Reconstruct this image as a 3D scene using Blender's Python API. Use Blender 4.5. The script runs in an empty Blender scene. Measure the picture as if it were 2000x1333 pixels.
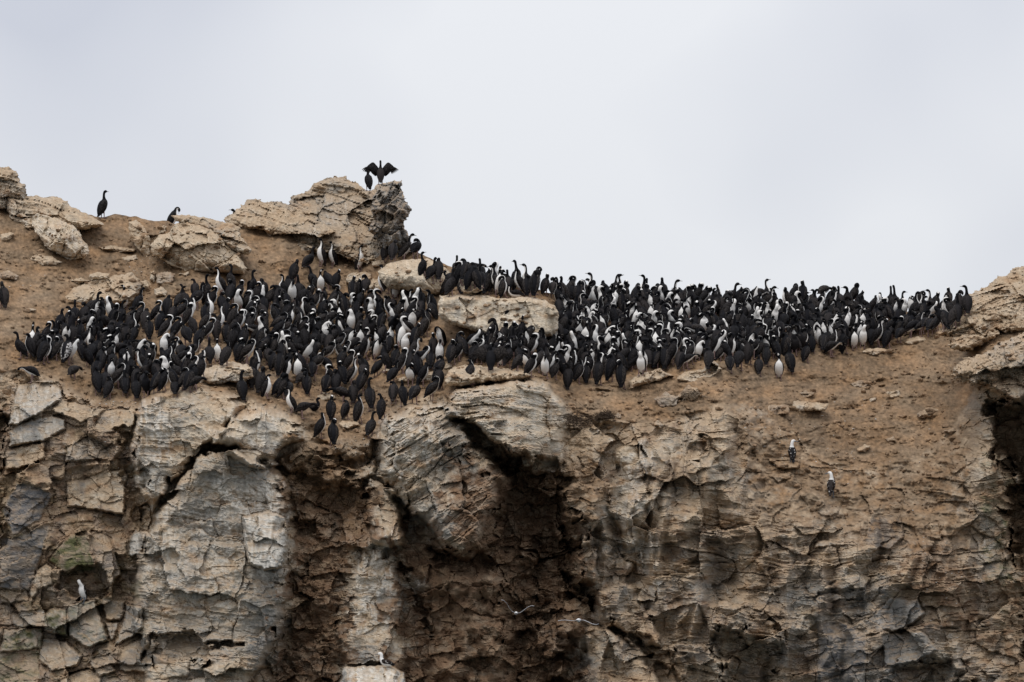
import bpy, math, random
import numpy as np

random.seed(7)
RNG = np.random.default_rng(7)
scene = bpy.context.scene
COL = scene.collection

# ------------------------------------------------------------------ camera
CAM_D, CAM_Z, PITCH, FPX = 100.0, 3.0, math.radians(6.0), 9000.0
cam_data = bpy.data.cameras.new('camera')
cam_data.sensor_width = 36.0
cam_data.lens = 36.0 * FPX / 2000.0
cam_data.clip_end = 20000.0
cam = bpy.data.objects.new('camera', cam_data)
cam.location = (0.0, -CAM_D, CAM_Z)
cam.rotation_euler = (math.pi / 2 + PITCH, 0, 0)
COL.objects.link(cam)
scene.camera = cam

# ------------------------------------------------------------------ sky, sun, exposure
SUN_EL, SUN_AZ = math.radians(62), math.radians(-150)     # high sun behind cloud, behind the camera's left
world = bpy.data.worlds.new('World')
scene.world = world
world.use_nodes = True
wt = world.node_tree
wt.nodes.clear()
w_out = wt.nodes.new('ShaderNodeOutputWorld')
w_sky = wt.nodes.new('ShaderNodeTexSky')
w_sky.sky_type = 'NISHITA'
w_sky.sun_disc = False
w_sky.sun_elevation = SUN_EL
w_sky.sun_rotation = SUN_AZ
w_bg = wt.nodes.new('ShaderNodeBackground')
w_bg.inputs['Strength'].default_value = 0.10
wt.links.new(w_sky.outputs[0], w_bg.inputs['Color'])
# overcast layer: even grey-white cloud, brighter towards the zenith, soft cloud mottling all over
w_tc = wt.nodes.new('ShaderNodeTexCoord')
w_sep = wt.nodes.new('ShaderNodeSeparateXYZ')
wt.links.new(w_tc.outputs['Generated'], w_sep.inputs[0])
w_el = wt.nodes.new('ShaderNodeMapRange')
w_el.inputs['From Min'].default_value = -0.05
w_el.inputs['From Max'].default_value = 1.0
w_el.inputs['To Min'].default_value = 0.92
w_el.inputs['To Max'].default_value = 2.15
wt.links.new(w_sep.outputs['Z'], w_el.inputs['Value'])
w_n = wt.nodes.new('ShaderNodeTexNoise')
w_n.inputs['Scale'].default_value = 10.0
w_n.inputs['Detail'].default_value = 2.5
w_n.inputs['Roughness'].default_value = 0.42
w_map = wt.nodes.new('ShaderNodeMapping')
w_map.inputs['Location'].default_value = (-2.29, 2.87, -4.66)
wt.links.new(w_tc.outputs['Generated'], w_map.inputs['Vector'])
wt.links.new(w_map.outputs[0], w_n.inputs['Vector'])
w_ramp = wt.nodes.new('ShaderNodeValToRGB')
w_ramp.color_ramp.elements[0].position = 0.34
w_ramp.color_ramp.elements[0].color = (0.535, 0.556, 0.622, 1)
w_ramp.color_ramp.elements[1].position = 0.62
w_ramp.color_ramp.elements[1].color = (0.730, 0.742, 0.772, 1)
wt.links.new(w_n.outputs[0], w_ramp.inputs[0])
w_cloud = wt.nodes.new('ShaderNodeBackground')
wt.links.new(w_ramp.outputs[0], w_cloud.inputs['Color'])
wt.links.new(w_el.outputs[0], w_cloud.inputs['Strength'])
w_mix = wt.nodes.new('ShaderNodeMixShader')
w_mix.inputs[0].default_value = 0.93
wt.links.new(w_bg.outputs[0], w_mix.inputs[1])
wt.links.new(w_cloud.outputs[0], w_mix.inputs[2])
wt.links.new(w_mix.outputs[0], w_out.inputs['Surface'])

sun_data = bpy.data.lights.new('sun', 'SUN')
sun_data.energy = 1.5
sun_data.angle = math.radians(40)
sun_data.color = (1.0, 0.95, 0.88)
sun = bpy.data.objects.new('sun', sun_data)
sun.rotation_euler = (math.pi / 2 - SUN_EL, 0, math.radians(-28))
COL.objects.link(sun)

vs = scene.view_settings
vs.view_transform = 'Standard'
vs.look = 'None'
vs.gamma = 1.0
vs.use_curve_mapping = False
vs.exposure = 0.0
scene.cycles.max_bounces = 5
scene.cycles.diffuse_bounces = 3
scene.cycles.use_denoising = True
scene.cycles.denoiser = 'OPENIMAGEDENOISE'
scene.cycles.denoising_input_passes = 'RGB_ALBEDO_NORMAL'

# ------------------------------------------------------------------ helpers: projection, noise
cp, sp_ = math.cos(PITCH), math.sin(PITCH)


def unproject(px, py, Y):
    """the point of the photograph's ray (px, py) that lies at depth Y (metres beyond the cliff foot)"""
    sx = (px - 1000.0) / FPX
    sy = (666.5 - py) / FPX
    ry = cp - sp_ * sy
    rz = sp_ + cp * sy
    t = (Y + CAM_D) / ry
    return np.stack([sx * t, np.broadcast_to(Y, np.shape(t)) * 1.0, CAM_Z + rz * t], -1)


def h2(ix, iy, seed):
    h = (ix.astype(np.int64) * 374761393 + iy.astype(np.int64) * 668265263 + seed * 1274126177) & 0xFFFFFFFF
    h = ((h ^ (h >> 13)) * 1274126177) & 0xFFFFFFFF
    h = ((h ^ (h >> 16)) * 2246822519) & 0xFFFFFFFF
    h = h ^ (h >> 15)
    return h.astype(np.float64) / 4294967295.0


def vnoise(x, y, seed=0):
    ix = np.floor(x); iy = np.floor(y)
    fx = x - ix; fy = y - iy
    ix = ix.astype(np.int64); iy = iy.astype(np.int64)
    u = fx * fx * fx * (fx * (fx * 6 - 15) + 10)
    v = fy * fy * fy * (fy * (fy * 6 - 15) + 10)

    def g(a, b, dx, dy):
        an = h2(ix + a, iy + b, seed) * 6.2831853
        return np.cos(an) * dx + np.sin(an) * dy
    n0 = g(0, 0, fx, fy) * (1 - u) + g(1, 0, fx - 1, fy) * u
    n1 = g(0, 1, fx, fy - 1) * (1 - u) + g(1, 1, fx - 1, fy - 1) * u
    return (n0 * (1 - v) + n1 * v) * 1.5


def fbm(x, y, seed=0, octv=4, gain=0.5):
    s = 0.0; a = 1.0
    for o in range(octv):
        s = s + a * vnoise(x, y, seed + o * 17)
        x = x * 2.03 + 11.3; y = y * 2.03 - 7.7; a *= gain
    return s


def facets(x, y, seed, tilt=1.0):
    """broken rock: every cell of a jittered grid is a plane of its own; returns height (about -1..1) and distance to the joint"""
    ix = np.floor(x).astype(np.int64); iy = np.floor(y).astype(np.int64)
    best = np.full(x.shape, 9.0); second = np.full(x.shape, 9.0)
    hh = np.zeros(x.shape)
    for a in (-1, 0, 1):
        for b in (-1, 0, 1):
            cx = ix + a; cy = iy + b
            qx = cx + 0.1 + 0.8 * h2(cx, cy, seed); qy = cy + 0.1 + 0.8 * h2(cx, cy, seed + 1)
            dx = x - qx; dy = y - qy
            d = np.sqrt(dx * dx + dy * dy)
            plane = (h2(cx, cy, seed + 2) - 0.5) * 2 + tilt * ((h2(cx, cy, seed + 3) - 0.5) * 2 * dx + (h2(cx, cy, seed + 4) - 0.5) * 2 * dy)
            m = d < best
            second = np.where(m, best, np.minimum(second, d))
            hh = np.where(m, plane, hh)
            best = np.where(m, d, best)
    return hh, second - best


def sstep(a, b, x):
    t = np.clip((x - a) / (b - a), 0, 1)
    return t * t * (3 - 2 * t)


def poly_sdf(px, py, poly):
    """signed distance in pixels of the photograph, positive inside"""
    shp = px.shape
    px = px.ravel(); py = py.ravel()
    d = np.full(px.shape, 1e18); inside = np.zeros(px.shape, bool)
    n = len(poly)
    for i in range(n):
        x0, y0 = poly[i]; x1, y1 = poly[(i + 1) % n]
        ex, ey = x1 - x0, y1 - y0
        t = np.clip(((px - x0) * ex + (py - y0) * ey) / (ex * ex + ey * ey + 1e-9), 0, 1)
        d = np.minimum(d, (px - x0 - t * ex) ** 2 + (py - y0 - t * ey) ** 2)
        c = (y0 > py) != (y1 > py)
        if y1 != y0:
            inside ^= c & (px < (x1 - x0) * (py - y0) / (y1 - y0) + x0)
    d = np.sqrt(d)
    return np.where(inside, d, -d).reshape(shp)


def strata(px, py, th, seed, amp=(0.085, 0.040, 0.016), lam=(34.0, 14.0, 6.0), bend=1.0):
    """bedding: layers of uneven hardness standing proud or weathered back, broken off sideways"""
    c, sn = math.cos(th), math.sin(th)
    s = py * c + px * sn; a = px * c - py * sn
    s = s + bend * (14 * vnoise(a / 210, s / 160, seed + 9) + 5 * vnoise(a / 60, s / 50, seed + 10))
    out = 0.0
    for k, (A, L) in enumerate(zip(amp, lam)):
        br = np.floor(a / (L * 4.2) + 1.6 * vnoise(a / (L * 6), s / (L * 1.2), seed + k * 3) + 7.7 * h2(np.floor(s / L).astype(np.int64), np.zeros(s.shape, np.int64), seed + 70 + k))
        u = s / L + 0.35 * (h2(br.astype(np.int64), np.full(s.shape, k), seed + 80) - 0.5)
        i = np.floor(u); f = u - i
        ii = i.astype(np.int64); bb = br.astype(np.int64)
        h0 = h2(ii, bb, seed + 31 * k)
        prof = sstep(0.0, 0.10, f) * (1 - 0.75 * f)              # sharp upper lip, sloping away below
        out = out + A * ((h0 - 0.5) * 1.7 + prof * 0.8 - 0.3)
    gate = 0.35 + 0.65 * sstep(-0.25, 0.35, vnoise(px / 120, py / 95, seed + 11) + 0.5 * vnoise(px / 37, py / 30, seed + 12))
    return out * gate


def rock_detail(px, py, th, seed, k_f=1.0, k_s=1.0, k_n=1.0, sc=1.0, crack=1.0):
    wx = px + (7 * vnoise(px / 50, py / 50, seed + 100) + 3 * vnoise(px / 17, py / 17, seed + 102)) * sc
    wy = py + (7 * vnoise(px / 50 + 40, py / 50, seed + 101) + 3 * vnoise(px / 17, py / 17 + 9, seed + 103)) * sc
    c, s = math.cos(th), math.sin(th)
    rx = (wx * c - wy * s) / sc; ry = (wx * s + wy * c) / sc
    f1, e1 = facets(rx / 98, ry / 82, seed + 200, 1.9)
    f2, e2 = facets(rx / 45, ry / 34, seed + 210, 1.8)
    f3, e3 = facets(rx / 19, ry / 13, seed + 220, 1.7)
    d = k_f * (0.26 * f1 + 0.105 * f2 + 0.036 * f3
               - crack * (0.07 * np.exp(-(e1 / 0.030) ** 2) + 0.035 * np.exp(-(e2 / 0.05) ** 2)))
    d = d + k_s * strata(px, py, th, seed)
    d = d + k_n * (0.045 * fbm(px / 28, py / 20, seed + 300, 4, 0.55) + 0.010 * vnoise(px / 4.3, py / 3.6, seed + 301))
    return d


# ------------------------------------------------------------------ materials
def nodes_of(name):
    m = bpy.data.materials.new(name)
    m.use_nodes = True
    nt = m.node_tree
    b = nt.nodes['Principled BSDF']
    b.inputs['Specular IOR Level'].default_value = 0.25
    return m, nt, b


def rock_material(name, bump=0.5, grain=(14.0, 55.0)):
    m, nt, b = nodes_of(name)
    at = nt.nodes.new('ShaderNodeAttribute'); at.attribute_name = 'stone'
    geo = nt.nodes.new('ShaderNodeNewGeometry')
    mp = nt.nodes.new('ShaderNodeMapping'); mp.inputs['Scale'].default_value = (1.0, 0.6, 1.4)
    nt.links.new(geo.outputs['Position'], mp.inputs[0])
    n1 = nt.nodes.new('ShaderNodeTexNoise'); n1.inputs['Scale'].default_value = grain[0]; n1.inputs['Detail'].default_value = 6; n1.inputs['Roughness'].default_value = 0.65
    nt.links.new(mp.outputs[0], n1.inputs['Vector'])
    n2 = nt.nodes.new('ShaderNodeTexNoise'); n2.inputs['Scale'].default_value = grain[1]; n2.inputs['Detail'].default_value = 3
    nt.links.new(mp.outputs[0], n2.inputs['Vector'])
    r1 = nt.nodes.new('ShaderNodeMapRange'); r1.inputs['From Min'].default_value = 0.3; r1.inputs['From Max'].default_value = 0.7
    r1.inputs['To Min'].default_value = 0.80; r1.inputs['To Max'].default_value = 1.20
    nt.links.new(n1.outputs[0], r1.inputs[0])
    mul = nt.nodes.new('ShaderNodeVectorMath'); mul.operation = 'SCALE'
    nt.links.new(at.outputs['Color'], mul.inputs[0]); nt.links.new(r1.outputs[0], mul.inputs['Scale'])
    nt.links.new(mul.outputs[0], b.inputs['Base Color'])
    b.inputs['Roughness'].default_value = 0.92
    b.inputs['Specular IOR Level'].default_value = 0.15
    add = nt.nodes.new('ShaderNodeMath'); add.operation = 'ADD'
    nt.links.new(n1.outputs[0], add.inputs[0]); nt.links.new(n2.outputs[0], add.inputs[1])
    bp = nt.nodes.new('ShaderNodeBump'); bp.inputs['Strength'].default_value = bump; bp.inputs['Distance'].default_value = 0.018
    nt.links.new(add.outputs[0], bp.inputs['Height']); nt.links.new(bp.outputs[0], b.inputs['Normal'])
    return m


def plain_material(name, col, rough=0.8, vary=0.15, scale=40.0, spec=0.25):
    m, nt, b = nodes_of(name)
    geo = nt.nodes.new('ShaderNodeTexCoord')
    n = nt.nodes.new('ShaderNodeTexNoise'); n.inputs['Scale'].default_value = scale; n.inputs['Detail'].default_value = 3
    nt.links.new(geo.outputs['Object'], n.inputs['Vector'])
    r = nt.nodes.new('ShaderNodeMapRange'); r.inputs['From Min'].default_value = 0.3; r.inputs['From Max'].default_value = 0.7
    r.inputs['To Min'].default_value = 1 - vary; r.inputs['To Max'].default_value = 1 + vary
    nt.links.new(n.outputs[0], r.inputs[0])
    c = nt.nodes.new('ShaderNodeVectorMath'); c.operation = 'SCALE'; c.inputs[0].default_value = col
    nt.links.new(r.outputs[0], c.inputs['Scale'])
    nt.links.new(c.outputs[0], b.inputs['Base Color'])
    b.inputs['Roughness'].default_value = rough
    b.inputs['Specular IOR Level'].default_value = spec
    return m


M_ROCK = rock_material('weathered_rock')
M_SAND = rock_material('sandy_earth', 0.45, (10.0, 45.0))


def mesh_from(name, verts, quads, tris=None, smooth=True):
    me = bpy.data.meshes.new(name)
    nq = len(quads); ntr = 0 if tris is None else len(tris)
    me.vertices.add(len(verts))
    me.vertices.foreach_set('co', np.ascontiguousarray(verts, dtype=np.float32).ravel())
    loops = np.concatenate([np.asarray(quads, np.int32).ravel()] + ([np.asarray(tris, np.int32).ravel()] if ntr else []))
    me.loops.add(len(loops))
    me.loops.foreach_set('vertex_index', loops.astype(np.int32))
    me.polygons.add(nq + ntr)
    st = np.concatenate([np.arange(nq) * 4, nq * 4 + np.arange(ntr) * 3]).astype(np.int32)
    me.polygons.foreach_set('loop_start', st)
    me.polygons.foreach_set('use_smooth', np.full(nq + ntr, smooth, bool))
    me.update(calc_edges=True)
    return me


def set_color(me, name, rgb):
    a = me.attributes.new(name, 'FLOAT_COLOR', 'POINT')
    c = np.ones((len(rgb), 4), np.float32); c[:, :3] = rgb
    a.data.foreach_set('color', c.ravel())


def set_float(me, name, v):
    a = me.attributes.new(name, 'FLOAT', 'POINT')
    a.data.foreach_set('value', np.asarray(v, np.float32))


def link(name, me, parent=None, mat=None):
    o = bpy.data.objects.new(name, me)
    COL.objects.link(o)
    if mat is not None and not me.materials:
        me.materials.append(mat)
    if parent is not None:
        o.parent = parent
    return o


def tag(o, label=None, cat=None, group=None, kind=None):
    if label: o['label'] = label
    if cat: o['category'] = cat
    if group: o['group'] = group
    if kind: o['kind'] = kind
    return o


# ------------------------------------------------------------------ colours of the stone (linear albedo)
C_SAND = np.array([0.188, 0.124, 0.073])
C_DUST = np.array([0.310, 0.222, 0.140])
C_TAN = np.array([0.375, 0.285, 0.195])
C_PALE = np.array([0.62, 0.53, 0.405])
C_GREY = np.array([0.285, 0.270, 0.242])
C_WHITE = np.array([0.66, 0.63, 0.57])
C_EARTH = np.array([0.205, 0.130, 0.080])
C_MOSS = np.array([0.105, 0.105, 0.048])
C_SLATE = np.array([0.135, 0.132, 0.132])
C_RUST = np.array([0.34, 0.205, 0.11])


def mixc(a, b, t):
    return a * (1 - t[..., None]) + b * t[..., None]


def stone_colour(px, py, nz, grey, white, seed, sand=None, earth=None, moss=None, slate=None, pale=0.4):
    n1 = fbm(px / 95, py / 75, seed + 1, 4, 0.55)
    n2 = fbm(px / 22, py / 15, seed + 2, 4, 0.6)
    n3 = fbm(px / 7.0, py / 5.0, seed + 3, 3, 0.6)
    c = np.broadcast_to(C_TAN, px.shape + (3,)) * 1.0
    c = mixc(c, C_PALE, np.clip(pale + 0.9 * n2 + 0.3 * n1, 0, 1) * 0.9)
    c = mixc(c, C_RUST, sstep(0.15, 0.75, fbm(px / 50, py / 24, seed + 4, 3)) * 0.55)
    g = np.clip(grey + 0.55 * n1 + 0.45 * n2, 0, 1)
    c = mixc(c, C_GREY, g)
    # guano wash: runs down in streaks
    st = fbm((px + 4 * n1 + 3 * n2) / 8.0, py / 40, seed + 6, 4, 0.65) + 0.7 * n2
    c = mixc(c, C_WHITE, np.clip(white, 0, 1) * sstep(-0.55, 0.55, st + white * 0.7 - 0.3))
    wv = 5 * vnoise(px / 30, py / 60, seed + 8)
    st2 = sstep(0.35, 0.9, fbm((px + wv) / 7.0, py / 34, seed + 7, 4, 0.65) + 0.5 * n1) * sstep(-0.2, 0.5, vnoise(px / 70, py / 55, seed + 9) + 0.3 * n2)
    c = mixc(c, C_WHITE, st2 * 0.30)
    if slate is not None:
        c = mixc(c, C_SLATE, np.clip(slate * (1 + 0.6 * n2), 0, 1))
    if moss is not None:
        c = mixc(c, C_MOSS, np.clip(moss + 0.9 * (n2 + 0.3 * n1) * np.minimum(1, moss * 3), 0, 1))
    # dust lies on what faces up
    dust = sstep(0.40, 0.90, nz + 0.30 * n2) * 0.62
    c = mixc(c, C_DUST, dust)
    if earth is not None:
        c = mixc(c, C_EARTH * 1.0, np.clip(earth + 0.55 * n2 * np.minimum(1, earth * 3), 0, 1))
    if sand is not None:
        sc = C_SAND * (1 + 0.30 * n2 + 0.22 * n1 + 0.25 * n3)[..., None] * (1 + np.array([0.10, 0.0, -0.12]) * vnoise(px / 60, py / 30, seed + 15)[..., None])
        k = np.clip(sand + 0.6 * n2 * sand * (1 - sand) * 4, 0, 1)
        c = c * (1 - k[..., None]) + sc * k[..., None]
    return np.clip(c * (1 + 0.16 * n3)[..., None], 0.012, 0.8)


# ------------------------------------------------------------------ terrain sheet: slope above, cliff below
def Z(ox, oy, s, pts):
    return [(ox + x / s, oy + y / s) for x, y in pts]


SKY = [(-1400, 300), (-300, 395), (0, 405), (100, 412), (200, 424), (235, 419), (290, 428), (330, 433), (440, 440), (600, 452), (760, 478),
       (800, 492), (850, 508), (900, 528), (960, 548), (1020, 562), (1100, 578), (1200, 588), (1300, 594), (1500, 600), (1700, 606), (1850, 612),
       (1950, 590), (2050, 560), (2400, 520), (3400, 440)]
EDGE = [(-1400, 760), (-100, 735), (0, 725), (60, 738), (120, 755), (180, 785), (260, 795), (300, 772), (390, 757), (450, 775), (505, 790), (560, 805), (600, 838), (640, 868),
        (700, 872), (735, 850), (760, 812), (800, 795), (860, 785), (890, 758), (980, 742), (1060, 748), (1100, 790), (1130, 822), (1230, 832), (1300, 825),
        (1400, 800), (1480, 805), (1530, 840), (1600, 900), (1700, 930), (1800, 900), (1860, 845), (1888, 800), (1908, 752), (2000, 742), (2200, 742), (3400, 700)]
cols = np.concatenate([np.linspace(-1400, -40, 60, endpoint=False), np.arange(-40, 2041, 2.05), np.linspace(2060, 3400, 60)])
NT = 470
t = np.linspace(0, 1, NT)
BOT = 1400.0
skyv = np.interp(cols, *zip(*SKY)) + 5 * fbm(cols / 40, cols * 0, 3, 3)
GX = np.broadcast_to(cols[:, None], (len(cols), NT)) * 1.0
GY = skyv[:, None] + t[None, :] * (BOT - skyv[:, None])

edge0 = np.interp(GX, *zip(*EDGE))
edge = edge0 + 9 * fbm(GX / 45, GY / 45, 21, 3)
gmask = sstep(12, -16, GY - edge)                       # 1 on the slope
gsm = sstep(25, -30, GY - edge0)
rightearth = sstep(1390, 1520, GX) * sstep(1930, 1850, GX) * sstep(1075, 945, GY - 0.22 * np.clip(GX - 1560, 0, 400) + 30 * vnoise(GX / 60, GY / 60, 47)) * (1 - gmask)
S = 0.16 + 2.35 * gsm + 0.75 * rightearth
S = S + 0.30 * (1 - gsm) * sstep(150, 0, GY - edge0)   # brow rounds over
dpy = -np.diff(GY, axis=1, prepend=GY[:, :1])
dY = -(S * (np.diff(GY, axis=1, append=GY[:, -1:] + 1.9)) / 90.0)
Y0 = np.cumsum(dY[:, ::-1], axis=1)[:, ::-1] * -1
Y0 = Y0 - Y0[:, -1:]
ker = np.hanning(43); ker /= ker.sum()
Y0 = np.apply_along_axis(lambda v: np.convolve(np.pad(v, 21, mode='edge'), ker, 'valid'), 0, Y0)

# big forms (toward the camera, metres)
R = 0.40 * fbm(GX / 260, GY / 300, 41, 3)
WARPS = [fbm(GX / 45, GY / 45, 500 + i, 3) for i in range(3)]


def span(poly, pad=70):
    xs_ = [p[0] for p in poly]
    return slice(int(np.searchsorted(cols, min(xs_) - pad)), int(np.searchsorted(cols, max(xs_) + pad)) + 1)


def region(poly, f, warp=10.0, seed=0):
    """signed distance to a hand-drawn region with a ragged rim; only columns near it are worked out"""
    out = np.full(GX.shape, -99.0); sl = span(poly)
    out[sl] = poly_sdf(GX[sl], GY[sl], poly) + warp * np.roll(WARPS[seed % 3], (seed * 37) % 300, axis=1)[sl]
    return out


# vertical ribs of the right half of the cliff
ribs = sstep(1080, 1180, GX) * sstep(1960, 1850, GX) * (1 - gmask) * sstep(0, 60, GY - edge) * (1 - 0.75 * rightearth)
rx = GX + 30 * fbm(GX / 120, GY / 140, 61, 3)
rib = 1 - np.abs(vnoise(rx / 62, GY / 330, 63)) * 2.4
R = R + ribs * (0.36 * rib + 0.25 * fbm(rx / 70, GY / 170, 65, 3))

low = GY > edge - 60


def detail_at(mask, th, seed, **kw):
    out = np.zeros(GX.shape); out[mask] = rock_detail(GX[mask], GY[mask], th, seed, **kw); return out


det = detail_at(low, 0.10, 700, k_f=1.0, k_s=0.65, crack=0.2)
ragged = 45 * det
rag2 = 17 * facets(GX / 44 + 0.2 * WARPS[0], GY / 30 + 0.2 * WARPS[1], 831, 1.4)[0] + 8 * facets(GX / 18 + 0.15 * WARPS[2], GY / 12 + 0.15 * WARPS[0], 833, 1.4)[0]

GULLY = [(560, 905), (640, 880), (700, 900), (728, 990), (700, 1080), (680, 1180), (665, 1320), (650, 1420), (500, 1420), (545, 1260), (575, 1130), (563, 1000)]
FORMS = [  # (polygon, metres toward the camera, feather px, lateral gradient, vertical gradient)
    # dark hollow in the middle: broad recess, then its pockets
    ([(905, 880), (960, 880), (1040, 905), (1090, 930), (1110, 1000), (1130, 1080), (1160, 1150), (1150, 1190), (1120, 1180), (1060, 1225), (1110, 1290), (1120, 1420), (960, 1420), (1000, 1290), (985, 1200), (960, 1130), (900, 1118), (840, 1085), (800, 1010), (850, 1060), (910, 1085), (945, 1050), (985, 960)], -0.95, 26, 0, 0),
    ([(950, 885), (1040, 915), (1085, 960), (1100, 1050), (1075, 1080), (1030, 1060), (985, 1075), (950, 1080), (985, 960)], -0.9, 22, 0, 0),
    ([(1040, 1060), (1100, 1060), (1165, 1160), (1120, 1190), (1060, 1150)], -0.9, 24, 0, 0),
    ([(990, 1110), (1040, 1100), (1050, 1200), (1010, 1290), (985, 1240)], -0.55, 24, 0, 0),
    ([(850, 1075), (905, 1095), (945, 1075), (960, 1110), (900, 1125), (850, 1110)], -0.6, 16, 0, 0),
    ([(1080, 1250), (1150, 1270), (1190, 1420), (1060, 1420)], -0.8, 24, 0, 0),
    ([(780, 1290), (850, 1280), (870, 1420), (790, 1420)], -0.35, 14, 0, 0),
    # brown gully
    ([(560, 905), (640, 880), (700, 900), (728, 990), (700, 1080), (680, 1180), (665, 1320), (650, 1420), (500, 1420), (545, 1260), (575, 1130), (563, 1000)], -0.55, 26, 0, 0),
    ([(570, 1010), (610, 1003), (640, 1030), (620, 1050), (580, 1045)], -0.5, 12, 0, 0),
    ([(560, 1110), (590, 1100), (612, 1230), (570, 1330), (530, 1330)], -0.45, 20, 0, 0),
    # wedge crack right of the pale column
    ([(772, 1080), (795, 1105), (835, 1190), (852, 1245), (842, 1250), (812, 1195), (785, 1140)], -0.7, 7, 0, 0),
    # cave at the right edge
    ([(1900, 755), (1945, 775), (2060, 790), (2100, 1420), (2015, 1420), (2005, 1180), (1975, 1000), (1950, 900), (1925, 840)], -2.0, 24, 0, 0),
    ([(1940, 800), (2060, 800), (2060, 1100), (1990, 1080), (1965, 900)], -1.3, 24, 0, 0),
    # far left edge falls back
    ([(-60, 760), (12, 830), (8, 960), (2, 1060), (-60, 1060)], -1.2, 12, 0, 0),
    # joint between left blocks and the pale buttress
    ([(245, 840), (262, 850), (275, 930), (290, 1000), (275, 1030), (245, 1010), (240, 930)], -0.55, 9, 0, 0),
    # notch where the birds stand low
    ([(590, 845), (640, 872), (715, 878), (740, 840), (748, 900), (720, 960), (640, 900)], -0.5, 20, 0, 0),
    # niches
    ([(125, 1122), (188, 1118), (206, 1150), (196, 1162), (150, 1160), (125, 1146)], -0.9, 7, 0, 0),
    ([(290, 1245), (360, 1243), (450, 1240), (470, 1262), (420, 1272), (380, 1290), (295, 1280)], -0.8, 8, 0, 0),
    ([(1400, 1245), (1450, 1235), (1500, 1270), (1515, 1330), (1500, 1420), (1420, 1420), (1415, 1300)], -1.1, 14, 0, 0),
    ([(1600, 1160), (1690, 1155), (1690, 1195), (1640, 1200)], -0.35, 9, 0, 0),
    ([(1460, 860), (1490, 870), (1480, 900), (1440, 895)], -0.4, 8, 0, 0),
    ([(1340, 880), (1372, 850), (1395, 855), (1380, 890)], -0.5, 8, 0, 0),
    ([(1740, 1300), (1850, 1280), (1900, 1330), (1900, 1420), (1740, 1420)], -0.9, 16, 0, 0),
    ([(1118, 1030), (1140, 1025), (1146, 1045), (1125, 1060)], -0.5, 7, 0, 0),
    ([(1205, 1060), (1232, 1075), (1245, 1110), (1240, 1135), (1215, 1140), (1190, 1110)], -0.5, 9, 0, 0),
    ([(1190, 1215), (1260, 1255), (1310, 1300), (1330, 1380), (1290, 1330), (1230, 1270)], -0.8, 9, 0, 0),
]
for k, (poly, hgt, f, gx, gy) in enumerate(FORMS):
    m = sstep(-f * 0.35, f * 0.75, region(poly, f, 10, k) + np.clip(ragged, -16, 16) + rag2 * 0.65 * min(1.0, f / 20))
    R = R + 0.74 * hgt * m

BULGES = [  # buttresses
    ([(300, 1010), (360, 940), (410, 872), (450, 880), (500, 905), (540, 925), (562, 960), (565, 1100), (558, 1200), (540, 1250), (490, 1340), (480, 1420), (290, 1420), (288, 1280), (255, 1200), (265, 1110), (285, 1040)], 1.45, 26),
    ([(258, 880), (262, 805), (300, 772), (380, 757), (440, 765), (485, 790), (425, 860), (405, 875), (335, 935), (298, 1005), (275, 960)], 0.80, 14),
    ([(410, 868), (450, 815), (500, 785), (535, 798), (590, 830), (604, 862), (560, 880), (540, 898), (500, 908), (450, 880)], 1.55, 20),
    ([(735, 890), (745, 830), (790, 795), (860, 785), (890, 795), (905, 835), (935, 865), (968, 895), (992, 930), (962, 1000), (942, 1060), (905, 1090), (860, 1060), (800, 1000), (770, 960), (735, 930)], 1.9, 30),
    ([(872, 765), (980, 742), (1060, 747), (1100, 775), (1104, 900), (1062, 906), (1000, 890), (960, 866), (920, 832), (880, 802)], 1.7, 14),
    ([(720, 1055), (755, 1050), (775, 1100), (786, 1170), (782, 1220), (792, 1280), (780, 1420), (660, 1420), (668, 1160), (690, 1120)], 0.75, 16),
    ([(720, 930), (748, 942), (772, 1000), (780, 1060), (740, 1055), (722, 1000)], 0.9, 12),
    ([(540, 900), (600, 868), (690, 872), (735, 840), (735, 930), (700, 960), (660, 930), (600, 925)], 0.55, 14),
    ([(1095, 965), (1120, 950), (1160, 955), (1166, 1020), (1150, 1058), (1120, 1058), (1100, 1020)], 1.0, 12),
    ([(1195, 870), (1250, 862), (1262, 960), (1256, 1050), (1222, 1075), (1200, 1000)], 0.35, 22),
    ([(1120, 1085), (1160, 1078), (1175, 1120), (1165, 1150), (1130, 1140)], 0.9, 10),
    ([(1160, 1150), (1235, 1135), (1260, 1180), (1290, 1250), (1240, 1250), (1180, 1205)], 0.9, 12),
    ([(1150, 1215), (1240, 1262), (1290, 1330), (1310, 1420), (1130, 1420), (1140, 1290)], 1.0, 20),
    ([(1365, 1180), (1500, 1190), (1520, 1250), (1400, 1240)], 0.35, 14),
    ([(1870, 700), (1920, 660), (2000, 640), (2100, 640), (2100, 790), (1980, 796), (1942, 766), (1908, 746), (1872, 752)], 0.9, 16),
]
bulge_id = np.zeros(GX.shape, np.int32)
for k, (poly, hgt, f) in enumerate(BULGES):
    d = region(poly, f, 9, 60 + k) + np.clip(40 * det, -6, 6)
    if k == 4:
        hgt = hgt * (0.2 + 0.8 * sstep(1112, 1020, GX))
    m = np.sqrt(np.clip(1 - (1 - np.clip((d + 3) / f, 0, 1)) ** 2, 0, 1))
    R = R + hgt * m * (0.4 + 0.6 * sstep(-3, 3, d))
    bulge_id[d > 0] = 100 + k

# jointed blocks that stand apart: polygon, metres proud, lateral tilt, vertical tilt, slate, moss, pale
def blk(pts, h, gx=0.0, gy=0.3, **kw):
    return dict(poly=pts, h=h, gx=gx, gy=gy, **kw)


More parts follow.
